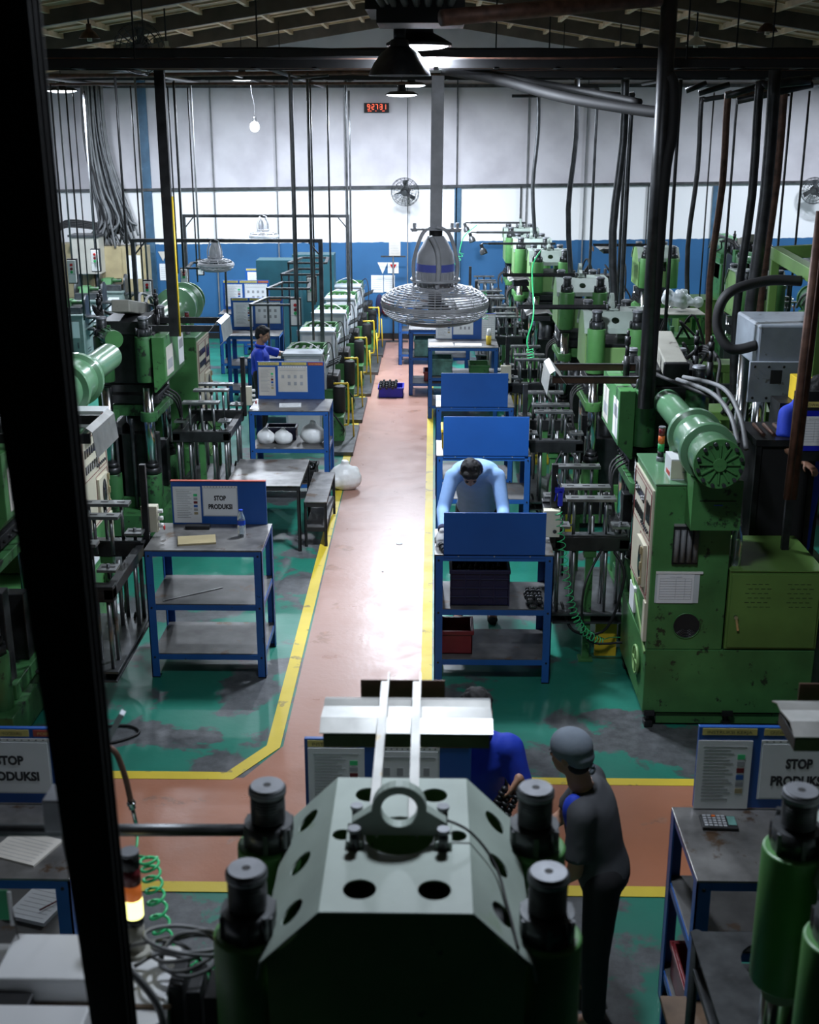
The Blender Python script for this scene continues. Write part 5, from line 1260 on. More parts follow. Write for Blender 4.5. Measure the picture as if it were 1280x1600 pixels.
# schedule board and yellow box by the man at the right edge
a = at(1243, 618, Y=8.6); b = at(1300, 700, Y=8.6)
t = tag(empty('schedule_board', (a.x, 8.6, 0)), 'dark board with yellow JADWAL label and a white form at the right edge', 'board')
q = MB('iron').box(0, .5, 0, .03, b.z - .1, a.z + .03)
q.use('label_yellow').box(.055, .20, -.004, 0, a.z - .085, a.z - .045).use('ink').text('JADWAL', (.127, -.006, a.z - .078), .03, width=.11)
q.build('board', t)
q = MB('crate_blue').box(.0, .3, -.01, 0, b.z - .02, a.z - .11); sheet(q, .03, .28, b.z + .02, a.z - .15, -.011, 'form'); q.build('form_holder', t)
q = MB('iron').box(.02, .07, .03, .07, 0, b.z - .1).box(.42, .47, .03, .07, 0, b.z - .1); q.build('stand_leg', t)
p = at(1252, 602, Y=10.0)
tag(MB('yellow').box(p.x - .07, p.x + .07, 9.9, 10.1, p.z - .12, p.z + .08).build('yellow_box', bevel=.005), 'yellow box behind the JADWAL board at the right edge', 'box')
t = tag(MB('iron').box(p.x - .2, p.x + .2, 9.86, 10.15, 0, p.z - .121).build('pedestal'), 'dark pedestal under the yellow box at the right edge', 'stand')
a = at(1170, 690, Y=9.0)
t = tag(empty('part_bench', (2.72, 9.35, 0)), 'dark bench with a shallow tray of parts right of the barrel', 'bench')
MB('iron').box(-.24, .24, -.3, .3, a.z - .05, a.z).build('tray', t); MB('black').box(-.22, .22, -.26, .28, .1, a.z - .05).build('body', t); q = MB('iron')
for x in (-.21, .21):
    for y in (-.27, .27): q.box(x - .02, x + .02, y - .02, y + .02, 0, a.z - .05)
q.build('legs', t); q = MB('brown_plate')
for k in range(5): q.cyl((-.16 + .08 * k, -.2, a.z + .015), (-.15 + .08 * k, .15, a.z + .015), .015, n=8)
tag(q.build('parts', t), kind='stuff')

# ================================================================== THINGS ON TABLES AND FLOOR
def crate(name, label, c, w, d, h, m, rz=0, grid=True, group=None):
    t = tag(empty(name, c, rz), label, 'crate', group); q = MB(m); T = .012
    q.box(-w / 2, w / 2, -d / 2, d / 2, 0, T)
    for s in (-1, 1):
        q.box(s * w / 2 - T * (s > 0), s * w / 2 + T * (s < 0), -d / 2, d / 2, 0, h); q.box(-w / 2, w / 2, s * d / 2 - T * (s > 0), s * d / 2 + T * (s < 0), 0, h)
    q.box(-w / 2 - .012, w / 2 + .012, -d / 2 - .012, -d / 2, h - .03, h).box(-w / 2 - .012, w / 2 + .012, d / 2, d / 2 + .012, h - .03, h).box(-w / 2 - .012, -w / 2, -d / 2, d / 2, h - .03, h).box(w / 2, w / 2 + .012, -d / 2, d / 2, h - .03, h)
    if grid:
        for k in range(5): x = -w / 2 + w * k / 4; q.box(x - .006, x + .006, -d / 2 - .010, -d / 2, 0, h)
        for k in range(1, 4): z = h * k / 4; q.box(-w / 2, w / 2, -d / 2 - .008, -d / 2, z - .005, z + .005)
    q.build('crate_body', t, bevel=.003); return t
def camshaft(mb, c, L, ax, r=.012, lobes=5):
    c = Vector(c); d = Vector(ax).normalized(); mb.cyl(c - d * L / 2, c + d * L / 2, r * .6, n=8)
    for k in range(lobes):
        p = c + d * L * ((k + .5) / lobes - .5); mb.cyl(p - d * L * .045, p + d * L * .045, r * (1.3 if k % 2 else 1.0), n=10)
def shafts(label, spots, group, m='iron'):
    for i, (c, L, ax, r) in enumerate(spots):
        tag(camsh(MB(m), c, L, ax, r), label, 'shaft', group)
def camsh(q, c, L, ax, r):
    camshaft(q, (0, 0, 0), L, ax, r); return q.build('shaft', loc=c)
crate('parts_crate', 'dark navy slatted crate on the middle shelf of the front right work table', (.39, 9.16, .64), .46, .32, .30, 'crate_navy')
shafts('black lobed shaft standing in the navy crate on the front right work table', [((.22 + .045 * k, 9.08 + .05 * (k % 2), .80), .30, (.05, .1, 1), .014) for k in range(8)], 'shafts in the navy crate')
shafts('black lobed shaft lying bundled beside the navy crate on the middle shelf', [((.78 + .03 * (k % 4), 9.05 + .02 * (k // 4), .672 + .035 * (k // 4)), .26, (.15 * (k % 3 - 1), 1, .1), .016) for k in range(8)], 'shafts beside the navy crate', 'dark_steel')
crate('parts_crate', 'dark red crate on the bottom shelf of the front right work table', (.21, 9.17, .21), .26, .30, .2, 'dark_red', grid=False)
crate('parts_crate', 'yellow crate holding a dark tray behind the second right work table panel', (.27, 12.32, 1.1), .32, .32, .20, 'yellow', grid=False)
tag(MB('iron').box(.16, .38, 12.22, 12.42, 1.115, 1.20).build('dark_tray', bevel=.01), 'dark tray of parts inside the yellow crate', 'tray')
p = at(607, 622, z=0)
crate('parts_crate', 'bright blue crate of black shafts on the red aisle floor', (p.x + .04, p.y + .2, 0.003), .40, .40, .17, 'crate_blue', grid=False)
shafts('black lobed shaft lying in the blue crate on the red aisle floor', [((p.x - .13 + .05 * (k % 6), p.y + .05 + .17 * (k // 6), .19 + .02 * (k % 2)), .20, (0, 1, .25), .022) for k in range(12)], 'shafts in the blue floor crate')
crate('parts_crate', 'grey-green crate on the middle shelf of the bright work table', (.14, 18.42, .64), .34, .4, .26, 'crate_green', grid=False)
crate('parts_crate', 'dark green crate at the right end of the bright work table shelf', (.72, 18.45, .64), .30, .4, .16, 'green', grid=False)
crate('parts_crate', 'grey-green crate on the shelf of the work table jutting into the aisle', (-.12, 20.0, .64), .34, .4, .28, 'crate_green', grid=False)
crate('parts_crate', 'dark red crate on the lower shelf of the table jutting into the aisle', (.02, 20.1, .21), .3, .4, .16, 'dark_red', grid=False)
crate('parts_crate', 'blue crate with green parts behind the white bags under the left table', (-1.82, 14.36, .64), .36, .2, .16, 'crate_navy', grid=False)
crate('parts_crate', 'black crate of pale parts on the bottom shelf of the left table by the aisle', (-1.68, 14.1, .21), .60, .4, .16, 'black')
random.seed(5)
q = MB('steel')
for k in range(60): q.sph((-1.68 + random.uniform(-.27, .27), 14.1 + random.uniform(-.17, .17), .36 + random.uniform(-.01, .02)), .018, n=8)
tag(q.build('small_parts'), 'heap of small pale metal parts filling the black crate', 'parts', kind='stuff')
crate('parts_crate', 'dark red crate on the bottom shelf of the calculator table', (1.34, 4.95, .20), .24, .42, .2, 'dark_red', grid=False)
def bag(label, c, s, seed):
    random.seed(seed); q = MB('bag').sph((0, 0, s * .45), (s * .55, s * .45, s * .5), n=16).sph((s * .2, 0, s * .4), (s * .45, s * .4, s * .42), n=14).cyl((0, 0, s * .8), (s * .05, 0, s * 1.08), s * .1, s * .16, n=10)
    for k in range(6): q.sph((random.uniform(-.4, .4) * s, random.uniform(-.3, .3) * s, random.uniform(.2, .7) * s), s * .22, n=10)
    return tag(q.build('plastic_bag', remesh=.014, smooth=3, loc=c), label, 'bag')
bag('white plastic bag on the left table shelf, leftmost of the pair', (-1.99, 14.12, .632), .19, 1); bag('white plastic bag on the left table shelf, right one of the pair', (-1.78, 14.10, .632), .19, 2)
bag('large knotted white plastic bag on the left table shelf by the aisle end', (-1.43, 14.15, .63), .26, 3)
bag('white plastic bag on the green floor beside the left table leg and the aisle line', (-1.07, 14.35, 0.0), .34, 4)
def sheets(label, c, w, d, rz, m='paper', n=1, name='paper_sheet', cat='paper', th=.004):
    q = MB(m); q.box(-w / 2, w / 2, -d / 2, d / 2, 0, th)
    if m.startswith('paper'):
        q.use('ink_grey')
        for k in range(7): q.box(-w * .4, w * .4, -d * .4 + d * .8 * k / 7, -d * .4 + d * .8 * k / 7 + .002, th, th + .0006)
    o = q.build(name, loc=c); o.rotation_euler = (0, 0, rz); return tag(o, label, cat)
sheets('pale folded paper lying on the left table by the aisle', (-1.68, 14.12, 1.10), .26, .17, .1, 'paper', th=.012, name='folded_paper')
sheets('white papers at the left end of the bright work table', (.14, 18.34, 1.10), .36, .26, .05); sheets('white form in front of the notice board on the bright work table', (.55, 18.33, 1.10), .4, .22, -.03)
sheets('papers on the table in front of the worker in royal blue', (-1.82, 18.5, 1.0), .4, .3, .1)
sheets('crumpled brown folder lying on the STOP PRODUKSI work table', (-1.88, 9.2, 1.10), .30, .2, .2, 'tan', th=.015, name='folder', cat='folder')
sheets('flat dark book leaning by the board on the STOP PRODUKSI work table', (-1.93, 9.52, 1.10), .2, .07, .03, 'iron', th=.03, name='book', cat='book')
q = MB('steel').bar((-2.15, 9.05, .642), (-1.72, 9.35, .642), .012, .006); tag(q.build('metal_rod'), 'thin bright metal rod lying on the middle shelf of the STOP PRODUKSI table', 'rod')
def pet(label, c, h=.23, r=.033, cap='lid_blue', label_m='lid_blue', liq=None):
    t = tag(empty('water_bottle', c), label, 'bottle')
    q = MB('bottle').lathe([(0, 0), (r * .9, 0), (r, .01), (r, h * .2), (r * .93, h * .24), (r, h * .28), (r, h * .62), (r * .9, h * .72), (r * .45, h * .88), (r * .42, h * .95), (0, h * .95)], n=20); b = q.build('bottle_body', t)
    MB(cap).cyl((0, 0, h * .94), (0, 0, h), r * .48, n=14).build('cap', t)
    if label_m: MB(label_m).cyl((0, 0, h * .45), (0, 0, h * .62), r * 1.02, n=20, caps=False).build('wrapper', t)
pet('clear water bottle with blue label on the STOP PRODUKSI table', (-1.535, 9.32, 1.10))
pet('clear water bottle on the oil tank right of the large green press cabinet', (2.20, 8.30, 1.256), h=.32, r=.04, cap='plastic_white', label_m=None)
t = tag(empty('spray_bottle', (.86, 18.35, 1.10)), 'white and yellow squeeze bottle on the bright work table', 'bottle')
MB('plastic_white').cyl((0, 0, .14), (0, 0, .24), .04, .025, n=14).build('upper_body', t); MB('yellow').cyl((0, 0, 0), (0, 0, .14), .04, n=14).build('lower_body', t)
# calculator
t = tag(empty('calculator', at(1123, 1288, z=1.10), -.05), 'black desk calculator on the table at lower right', 'calculator')
MB('black').prism([(-.06, 0), (.06, 0), (.06, .012), (-.06, .018)], -.085, .085, 'x').build('case', t, bevel=.003)
for i in range(5):
    for j in range(5): MB('orange' if (i, j) == (2, 4) else 'ink_grey').box(-.072 + i * .022, -.056 + i * .022, -.048 + j * .021, -.034 + j * .021, .012, .021).build('key', t)
MB('crate_green').box(.042, .08, -.03, .045, .015, .0185).build('screen', t)
# left foreground table things
sheets('white clear-bagged folder on the lower left work table', at(40, 1326, z=1.10), .26, .22, -.35, 'paper_old', th=.01, name='folder', cat='folder')
sheets('open notebook on the middle shelf of the lower left work table', at(65, 1415, z=.62), .22, .28, -.3, 'paper', th=.02, name='notebook', cat='notebook')
a = at(62, 1422, z=.65); b = at(98, 1403, z=.65); tag(MB('dark_red').cyl((0, 0, 0), b - a, .004, n=8).build('pen', loc=a), 'dark red pen lying on the open notebook', 'pen')
# box and dark clip on the large press cabinet
t = tag(empty('power_box', (1.80, 8.38, 1.895)), 'white metal box with black handle on top of the green press cabinet', 'box')
MB('white_paint').box(-.11, .13, -.09, .14, 0, .15).use('cream').box(-.11, .13, -.093, -.09, .01, .14).use('ink_grey').box(-.03, .12, -.095, -.093, .055, .062).build('body', t, bevel=.004)
MB('black').box(-.04, .08, .0, .02, .15, .165).build('handle', t); MB('red').box(-.113, -.11, -.06, .06, .02, .05).build('red_mark', t)
t = tag(empty('power_box', (-2.83, 9.85, 1.895)), 'white metal box on the left press cabinet beside a red beacon', 'box')
MB('white_paint').box(-.14, .12, -.09, .10, 0, .14).use('black').box(-.10, 0, -.095, -.09, .03, .08).build('body', t, bevel=.004); MB('red').box(.12, .123, -.07, .08, .03, .07).build('red_mark', t)
t = tag(empty('warning_beacon', (-2.66, 9.62, 1.895)), 'dark red rotating beacon on the left press cabinet', 'beacon')
MB('iron').box(-.045, .045, -.045, .045, 0, .02).cyl((0, 0, .02), (0, 0, .08), .04, n=18).build('base', t); MB('dark_red').lathe([(.038, .08), (.04, .09), (.038, .13), (.03, .155), (0, .165)], n=20).build('dome', t)

# air gun and green coiled hoses
def coiled(label, pts, r, turns, tr=.004, m='hose_green', tail=None):
    P = coil(pts, r, turns); q = MB(m).tube(P, tr, 6)
    if tail: q.tube([P[-1]] + [Vector(v) for v in tail], tr, 6, smooth_path=5)
    return tag(q.build('coiled_hose'), label, 'hose')
y = 9.25
coiled('long green coiled air hose hanging beside the front right work table', [at(872, 800, Y=y), at(880, 870, Y=y), at(893, 945, Y=y - .05), at(912, 985, Y=9.2), at(940, 1003, Y=9.3)], .032, 26, tail=[at(955, 996, Y=9.35), at(972, 996, Y=9.4)])
coiled('green coiled air hose hanging before the rods of the second right press', [at(828, 545, Y=12.3), at(830, 560, Y=12.3)], .035, 4, tail=None)
pipe('green air hose running up to the tool rack over the second right press', [at(826, 545, Y=12.3), at(824, 530, Y=12.3), at(834, 490, Y=12.3), at(832, 420, Y=12.6), at(845, 392, Y=12.8)], .008, 'hose_green', 'air_hose', sm=6, cat='hose')
coiled('pale green coiled air hose hanging right of the large fan', [at(756, 455, Y=17), at(758, 500, Y=17)], .04, 6)
coiled('green coiled air hose against the blue post at the back', [at(722, 395, Y=22), at(712, 415, Y=22)], .04, 4, tail=[at(716, 420, Y=22)])
pipe('green air hose rising to the furthest spot lamp arm', [at(718, 395, Y=22), at(725, 370, Y=22), at(745, 352, Y=22)], .008, 'hose_green', 'air_hose', sm=6, cat='hose')
coiled('bright green coiled air hose hanging at lower left behind the glowing tower light', [at(232, 1340, Y=3.75), at(243, 1400, Y=3.75), at(258, 1480, Y=3.75)], .032, 8, .006, tail=None)
coiled('bright green coiled hose looped at lower left against the dark press', [at(300, 1500, Y=3.9), at(320, 1530, Y=3.9), at(345, 1515, Y=3.8)], .03, 13, .005)
p = at(876, 770, Y=9.3)
t = tag(empty('air_gun', p), 'blue air gun hanging on the tool rack right of the stooping man', 'air gun')
MB('pistol_blue').box(-.02, .02, -.015, .015, -.11, .02).box(-.045, .03, -.015, .015, .0, .045).bar((-.03, 0, 0), (-.045, 0, -.07), .012).build('grip', t, bevel=.006); MB('chrome').cyl((-.01, 0, .045), (-.04, 0, .16), .006, n=8).cyl((0, 0, -.11), (0, 0, -.17), .01, n=8).build('nozzle', t)
pipe('brown hose with silver nozzle end hanging beside the black column at lower left', [at(168, 1166, Y=4.0), at(182, 1178, Y=4.0), at(196, 1215, Y=4.0), at(204, 1250, Y=4.0)], .011, 'rust', 'air_hose', sm=7, cat='hose')
a = at(204, 1250, Y=4.0); b = at(213, 1288, Y=4.0)
tag(MB('chrome').cyl((0, 0, 0), (b - a) * .35, .013, n=12).cyl((b - a) * .35, b - a, .008, n=10).cyl((b - a) * .1, (b - a) * .18, .017, n=12).build('nozzle', loc=a), 'silver air nozzle hanging above the pipe at lower left', 'nozzle')
pipe('thin green air hose from the silver nozzle down to the green coil', [at(215, 1300, Y=4.0), at(214, 1320, Y=3.95), at(211, 1335, Y=3.9), at(232, 1340, Y=3.75)], .005, 'hose_green', 'air_hose', sm=6, cat='hose')
a = at(162, 1168, Y=4.0); b = at(192, 1113, Y=4.0); tag(MB('grey_paint').bar((0, 0, 0), b - a, .035, .02).build('support_arm', loc=a, bevel=.002), 'short pale grey arm sticking out beside the black column', 'arm')
pipe('grey horizontal pipe at lower left running to the foreground press', [at(-60, 1297, Y=3.25), at(384, 1297, Y=3.25)], .019, 'dark_steel', n=14)
p = at(93, 1265, Y=3.2); tag(MB('cap').box(p.x - .035, p.x + .03, 3.15, 3.25, p.z - .05, p.z + .06).build('pipe_clamp', bevel=.006), 'grey clamp block on the lower left pipe beside the black column', 'clamp')
pipe('grey cable drooping from the clamp block at lower left', [p + Vector((.0, 0, -.02)), at(102, 1330, Y=3.2), at(118, 1380, Y=3.2)], .005, 'cable_grey', 'cable', sm=6, cat='cable')
pipe('black cable loop lying on the green floor left of the worn patch', [(-2.6, 7.95, .012), (-2.35, 7.85, .012), (-2.15, 8.0, .012), (-2.25, 8.12, .012), (-2.5, 8.1, .012)], .01, 'rubber', 'cable', sm=8, cat='cable')

# foreground control cabinet at lower left
t = tag(empty('control_cabinet', (-1.2, 2.8, 0)), 'pale control cabinet in the lower left corner cluttered with cables', 'cabinet')
q = MB('white_paint').box(-.8, .46, -.45, .28, 0, 1.94); q.build('body', t, bevel=.008)
q = MB('white_paint').box(-.8, .30, -.45, -.13, 1.94, 2.06); q.build('front_step', t, bevel=.006)
q = MB('white_paint').box(-.02, .26, .02, .22, 1.94, 2.02).box(-.8, -.27, .02, .3, 1.94, 2.08); q.build('junction_box', t, bevel=.006)
q = MB('iron').box(-.12, .10, -.10, .0, 1.94, 1.99); q.build('dark_bracket', t, bevel=.003)
MB('wood').box(-.8, .48, .0, .012, 1.94, 1.948).build('shadow_strip', t)  # brown strip standing in for a shadow band across the cabinet top
p = at(222, 1465, z=1.94); p.y = min(p.y, 3.05)
t = tag(empty('tower_light', p), 'tower light with glowing yellow segment at lower left', 'tower light')
r = .027; hh = .055
MB('beige').cyl((0, 0, -.004), (0, 0, .012), .045, n=20).cyl((0, 0, .012), (0, 0, .10), r * .95, n=18).build('base', t)
MB('iron').cyl((0, 0, .10), (0, 0, .125), r, n=20).build('lower_segment', t); MB('beacon_yellow').cyl((0, 0, .125), (0, 0, .185), r, n=20).build('yellow_segment', t)
MB('beacon_orange').cyl((0, 0, .187), (0, 0, .235), r, n=20).build('orange_segment', t); MB('dark_red').cyl((0, 0, .237), (0, 0, .29), r, n=20).use('iron').cyl((0, 0, .29), (0, 0, .335), r, n=20).use('cap').cyl((0, 0, .335), (0, 0, .345), r * 1.03, n=20).build('top_cap', t)
p = at(36, 1500, z=1.945)
t = tag(empty('desk_flag', p), 'small green flag on a thin rod standing on the pale cabinet', 'flag')
MB('dark_steel').box(-.03, .025, -.02, .03, 0, .012).build('base', t); MB('iron').cyl((0, 0, .01), (-.02, 0, .23), .002, n=6).build('rod', t)
MB('flag').box(-.10, -.023, -.001, .001, .14, .24).use('white_paint').box(-.024, -.014, -.002, .002, .12, .235).build('cloth', t)
random.seed(21)
q = MB('cable_grey')
c = at(290, 1515, z=2.0)
for k in range(5):
    pts = [(c.x + (.085 + .01 * k) * math.cos(a) + random.uniform(-.008, .008), 2.96 + (.06 + .006 * k) * math.sin(a), 2.0 + .03 * math.sin(a + k) + .012 * k) for a in [2 * PI * i / 12 for i in range(12)]]
    q.tube(pts + [pts[0]], .006, 8, smooth_path=4)
q.tube([at(190, 1505, Y=2.75), at(225, 1540, Y=2.75), at(250, 1580, Y=2.75), at(262, 1640, Y=2.75)], .011, 8, smooth_path=6)
q.tube([at(200, 1478, Y=3.0), at(250, 1470, Y=3.0), at(290, 1480, Y=3.0), at(330, 1520, Y=3.0)], .006, 8, smooth_path=6).tube([at(210, 1510, Y=2.9), at(250, 1490, Y=2.95), at(300, 1500, Y=2.95)], .006, 8, smooth_path=6)
tag(q.build('cable_coil'), 'loose coil of grey cables on the corner of the pale cabinet', 'cables')
t = tag(empty('valve_block', (c.x + .06, 2.92, 0)), 'dark valve stack standing under the grey cable coil', 'valve'); q = MB('iron')
for k in range(4): q.box(-.11 + .05 * k, -.07 + .05 * k, -.05, .08, 1.45, 1.96 - .02 * k)
q.box(.08, .16, -.08, .05, 1.45, 1.9).box(-.12, .12, -.1, .1, 0, 1.45).build('valves', t, bevel=.004)
# wooden stool at the bottom right
p = at(1065, 1582, z=.45)
t = tag(empty('low_stool', (p.x + .02, p.y, 0)), 'worn wooden stool at the bottom edge beside the calculator table', 'stool')
MB('wood').box(-.1, .1, -.13, .1, .43, .46).build('seat', t, bevel=.004)
for x in (-.08, .08):
    for y_ in (-.11, .08): MB('blue').box(x - .015, x + .015, y_ - .015, y_ + .015, 0, .43).build('leg', t)
p = at(858, 800, z=.01); tag(MB('paper').box(p.x - .05, p.x + .06, p.y - .04, p.y + .04, .002, .005).build('paper_scrap'), 'small white paper scrap on the green floor right of the stooping man', 'paper')

# ================================================================== PEOPLE
def limb(mb, a, b, ra, rb):
    mb.cyl(a, b, ra, rb, n=18).sph(a, ra, n=16).sph(b, rb, n=16)
def loft(mb, rings, n=24):
    """rings: (centre, side vector*halfwidth, front vector*halfdepth)"""
    vs = []; fs = []
    for c, s, f in rings:
        for i in range(n):
            t = 2 * PI * i / n; vs.append(Vector(c) + Vector(s) * math.cos(t) + Vector(f) * math.sin(t))
    k = len(rings)
    for j in range(k - 1):
        for i in range(n): fs.append((j * n + i, j * n + (i + 1) % n, (j + 1) * n + (i + 1) % n, (j + 1) * n + i))
    fs += [tuple(range(n))[::-1], tuple((k - 1) * n + i for i in range(n))]
    mb._add(vs, fs, True)
def hand(mb, wrist, d, n, curl=.5, s=1.0, side=1, fat=1.0):
    """palm + five fingers; d towards the fingertips, n out of the back of the hand"""
    d = Vector(d).normalized(); n = Vector(n); n = (n - d * n.dot(d)).normalized(); x = d.cross(n) * side; w = Vector(wrist)
    loft(mb, [(w + d * .0 * s, x * .024 * s * fat, n * .018 * s * fat), (w + d * .03 * s, x * .034 * s * fat, n * .016 * s * fat), (w + d * .07 * s, x * .040 * s * fat, n * .014 * s * fat), (w + d * .088 * s, x * .038 * s * fat, n * .011 * s * fat)], 16)
    for k, (off, L) in enumerate(((-.029, .060), (-.010, .072), (.010, .068), (.028, .052))):
        p = w + d * .082 * s + x * off * s; r = .0088 * s * fat; a = 0
        for j, f in enumerate((.45, .32, .23)):
            a += curl * (.55 + .35 * j); e = d * math.cos(a) - n * math.sin(a) + x * off * 1.5; e.normalize(); q = p + e * L * f * s * 1.05; limb(mb, p, q, r * (1 - .08 * j), r * (.92 - .08 * j)); p = q
    p = w + d * .022 * s - x * .026 * s; e = (d * .62 - x * .62 - n * .25 - n * curl * .3).normalized(); q = p + e * .036 * s; limb(mb, p, q, .012 * s * fat, .010 * s * fat)
    e2 = (d * .88 - x * .12 - n * (.2 + curl * .5)).normalized(); limb(mb, q, q + e2 * .030 * s, .010 * s * fat, .008 * s * fat)
def person(label, J, face, headup, skin, shirt, sleeves='short', hair=True, cap=None, glove=False, hc=(.35, .35), collar=None, patch=None, stoop=0):
    """J: named joints in world space; face: direction the face looks; headup: crown direction"""
    root = tag(empty('person', (J['pel'][0], J['pel'][1], 0)), label, 'person'); O = root.location
    V_ = {k: Vector(v) - O for k, v in J.items() if not isinstance(v, float)}
    F = Vector(face).normalized(); U = Vector(headup).normalized(); F = (F - U * F.dot(U)).normalized(); S = F.cross(U)
    hd = V_['head']; b = MB(skin)
    # skull, jaw, brow, nose, lips, ears
    MR = Matrix(((S.x, F.x, U.x), (S.y, F.y, U.y), (S.z, F.z, U.z)))
    def hp(x, y, z): return hd + S * x + F * y + U * z
    b.sph(hp(0, -.012, .022), (.073, .093, .088), n=24, M=MR).sph(hp(0, .022, -.040), (.054, .062, .072), n=20, M=MR).sph(hp(0, .045, -.080), (.026, .026, .020), n=14, M=MR)
    b.sph(hp(0, .078, -.012), (.012, .020, .026), n=12, M=MR).sph(hp(0, .092, -.024), (.014, .012, .010), n=12, M=MR)
    b.sph(hp(0, .070, .020), (.048, .014, .010), n=14, M=MR).sph(hp(0, .074, -.052), (.024, .010, .006), n=12, M=MR).sph(hp(0, .072, -.062), (.022, .010, .007), n=12, M=MR)
    for s in (-1, 1): b.sph(hp(s * .076, -.012, -.006), (.010, .018, .030), n=12, M=MR).sph(hp(s * .030, .062, -.026), (.018, .016, .018), n=12, M=MR)
    limb(b, hp(0, -.025, -.05), V_['neck'], .052, .060)
    sl, sr, hl, hr = V_['sl'], V_['sr'], V_['hl'], V_['hr']
    sd = (sr - sl).normalized(); ch = (sl + sr) / 2; pel = (hl + hr) / 2; up = (ch - pel).normalized(); fr = up.cross(sd)
    fr = fr if fr.dot(F + Vector(J['front']) * 2 if 'front' in J else F) > 0 else -fr
    halfs = (sr - sl).length / 2
    def ring(t, w, d, bulge=0): return (pel.lerp(ch, t) + fr * bulge, sd * w, fr * d)
    def torso(mb, g):
        st = stoop
        loft(mb, [ring(-.18 + .20 * st, .155 + g, .105 + g, 0), ring(.10 * st, .165 + g, .115 + g, 0), ring(.25, .150 + g, .110 + g, .005 - st * .02), ring(.55, .165 + g, .118 + g, .005 - st * .06), ring(.82, halfs * 1.0 + g, .115 + g, -st * .07), ring(.94, halfs * 1.0 + g, .095 + g, -.01 - st * .06), ring(1.06, halfs * .80 + g, .07 + g, -.01 - st * .04), ring(1.17, .085 + g, .05 + g, -.01)], 28)
        mb.sph(sl.lerp(ch, .12), .060 + g, n=16).sph(sr.lerp(ch, .12), .060 + g, n=16)
    torso(b, -.006)
    for k in 'lr':
        limb(b, V_['s' + k], V_['e' + k], .046, .038); limb(b, V_['e' + k], V_['w' + k], .038, .025)
        d = (V_['w' + k] - V_['e' + k]).normalized(); hdv = Vector(J.get('hd' + k, d)); nn = Vector(J.get('hn' + k, (0, 0, 1)))
        if not (glove and k in glove): hand(b, V_['w' + k], hdv, nn, J.get('curl', .5), 1.0, 1 if k == 'l' else -1)
        limb(b, V_['h' + k], V_['k' + k], .078, .055); limb(b, V_['k' + k], V_['a' + k], .052, .036)
        fo = Vector(J.get('foot', face)); fo.z = 0; fo.normalize(); a_ = V_['a' + k]
        loft(b, [(a_ + Vector((0, 0, .0)), fo.cross(Vector((0, 0, 1))) * .033, Vector((0, 0, .04))), (a_ + fo * .06 - Vector((0, 0, .03)), fo.cross(Vector((0, 0, 1))) * .038, Vector((0, 0, .032))), (a_ + fo * .14 - Vector((0, 0, .045)), fo.cross(Vector((0, 0, 1))) * .044, Vector((0, 0, .018)))], 14)
    b.build('body', root, remesh=.0075, smooth=4)
    e = MB('ink')
    for s in (-1, 1): e.sph(hp(s * .030, .0775, .003), (.011, .004, .0045), n=10, M=MR)
    e.sph(hp(-.03, .079, .022), (.018, .004, .003), n=8, M=MR).sph(hp(.03, .079, .022), (.018, .004, .003), n=8, M=MR)
    e.build('eyes_and_brows', root)
    # shirt
    q = MB(shirt); torso(q, .016)
    for k in 'lr':
        s_, e_, w_ = V_['s' + k], V_['e' + k], V_['w' + k]
        if sleeves == 'long':
            limb(q, s_, e_, .066, .056); limb(q, e_, e_.lerp(w_, .90), .056, .040)
            for j in range(4):
                c = e_.lerp(w_, .12 + .2 * j); dd = (w_ - e_).normalized(); q.cyl(c - dd * .012, c + dd * .012, .056 - .003 * j, .050 - .003 * j, n=16)
        else:
            limb(q, s_, s_.lerp(e_, .5), .066, .064); q.cyl(s_.lerp(e_, .5), s_.lerp(e_, .80), .064, .068, n=18)
    q.build('shirt', root, remesh=.013, smooth=9)
    if collar:
        q = MB(collar); nk = V_['neck']; ax = (hp(0, -.02, -.04) - nk).normalized()
        q.lathe([(.070, -.03), (.066, .0), (.064, .018), (.070, .02), (.080, -.005)], nk + ax * .012, ax, n=24); q.build('collar', root, solid=.004)
    if sleeves == 'long' and collar:
        for k in 'lr':
            e_, w_ = V_['e' + k], V_['w' + k]; MB(collar).cyl(e_.lerp(w_, .86), e_.lerp(w_, 1.0), .041, .037, n=18).build('cuff', root)
    if patch:
        for k in patch[1]:
            q = MB(patch[0]); s_ = V_['s' + k]; other = V_['sr' if k == 'l' else 'sl']
            q.sph(s_ + (ch - s_) * .28 + fr * .045, (.055, .055, .09), n=14).sph(s_ + (ch - s_) * .15 + fr * .05 - up * .08, (.045, .045, .09), n=14); q.build('shoulder_patch', root, remesh=.012, smooth=3)
    q = MB('trousers')
    loft(q, [ring(-.24, .12, .10), ring(-.10, .178, .128), ring(.08, .176, .128)], 24)
    for k in 'lr': limb(q, V_['h' + k], V_['k' + k], .094, .070); limb(q, V_['k' + k], V_['a' + k] + Vector((0, 0, .02)), .070, .058)
    q.build('trousers', root, remesh=.013, smooth=3)
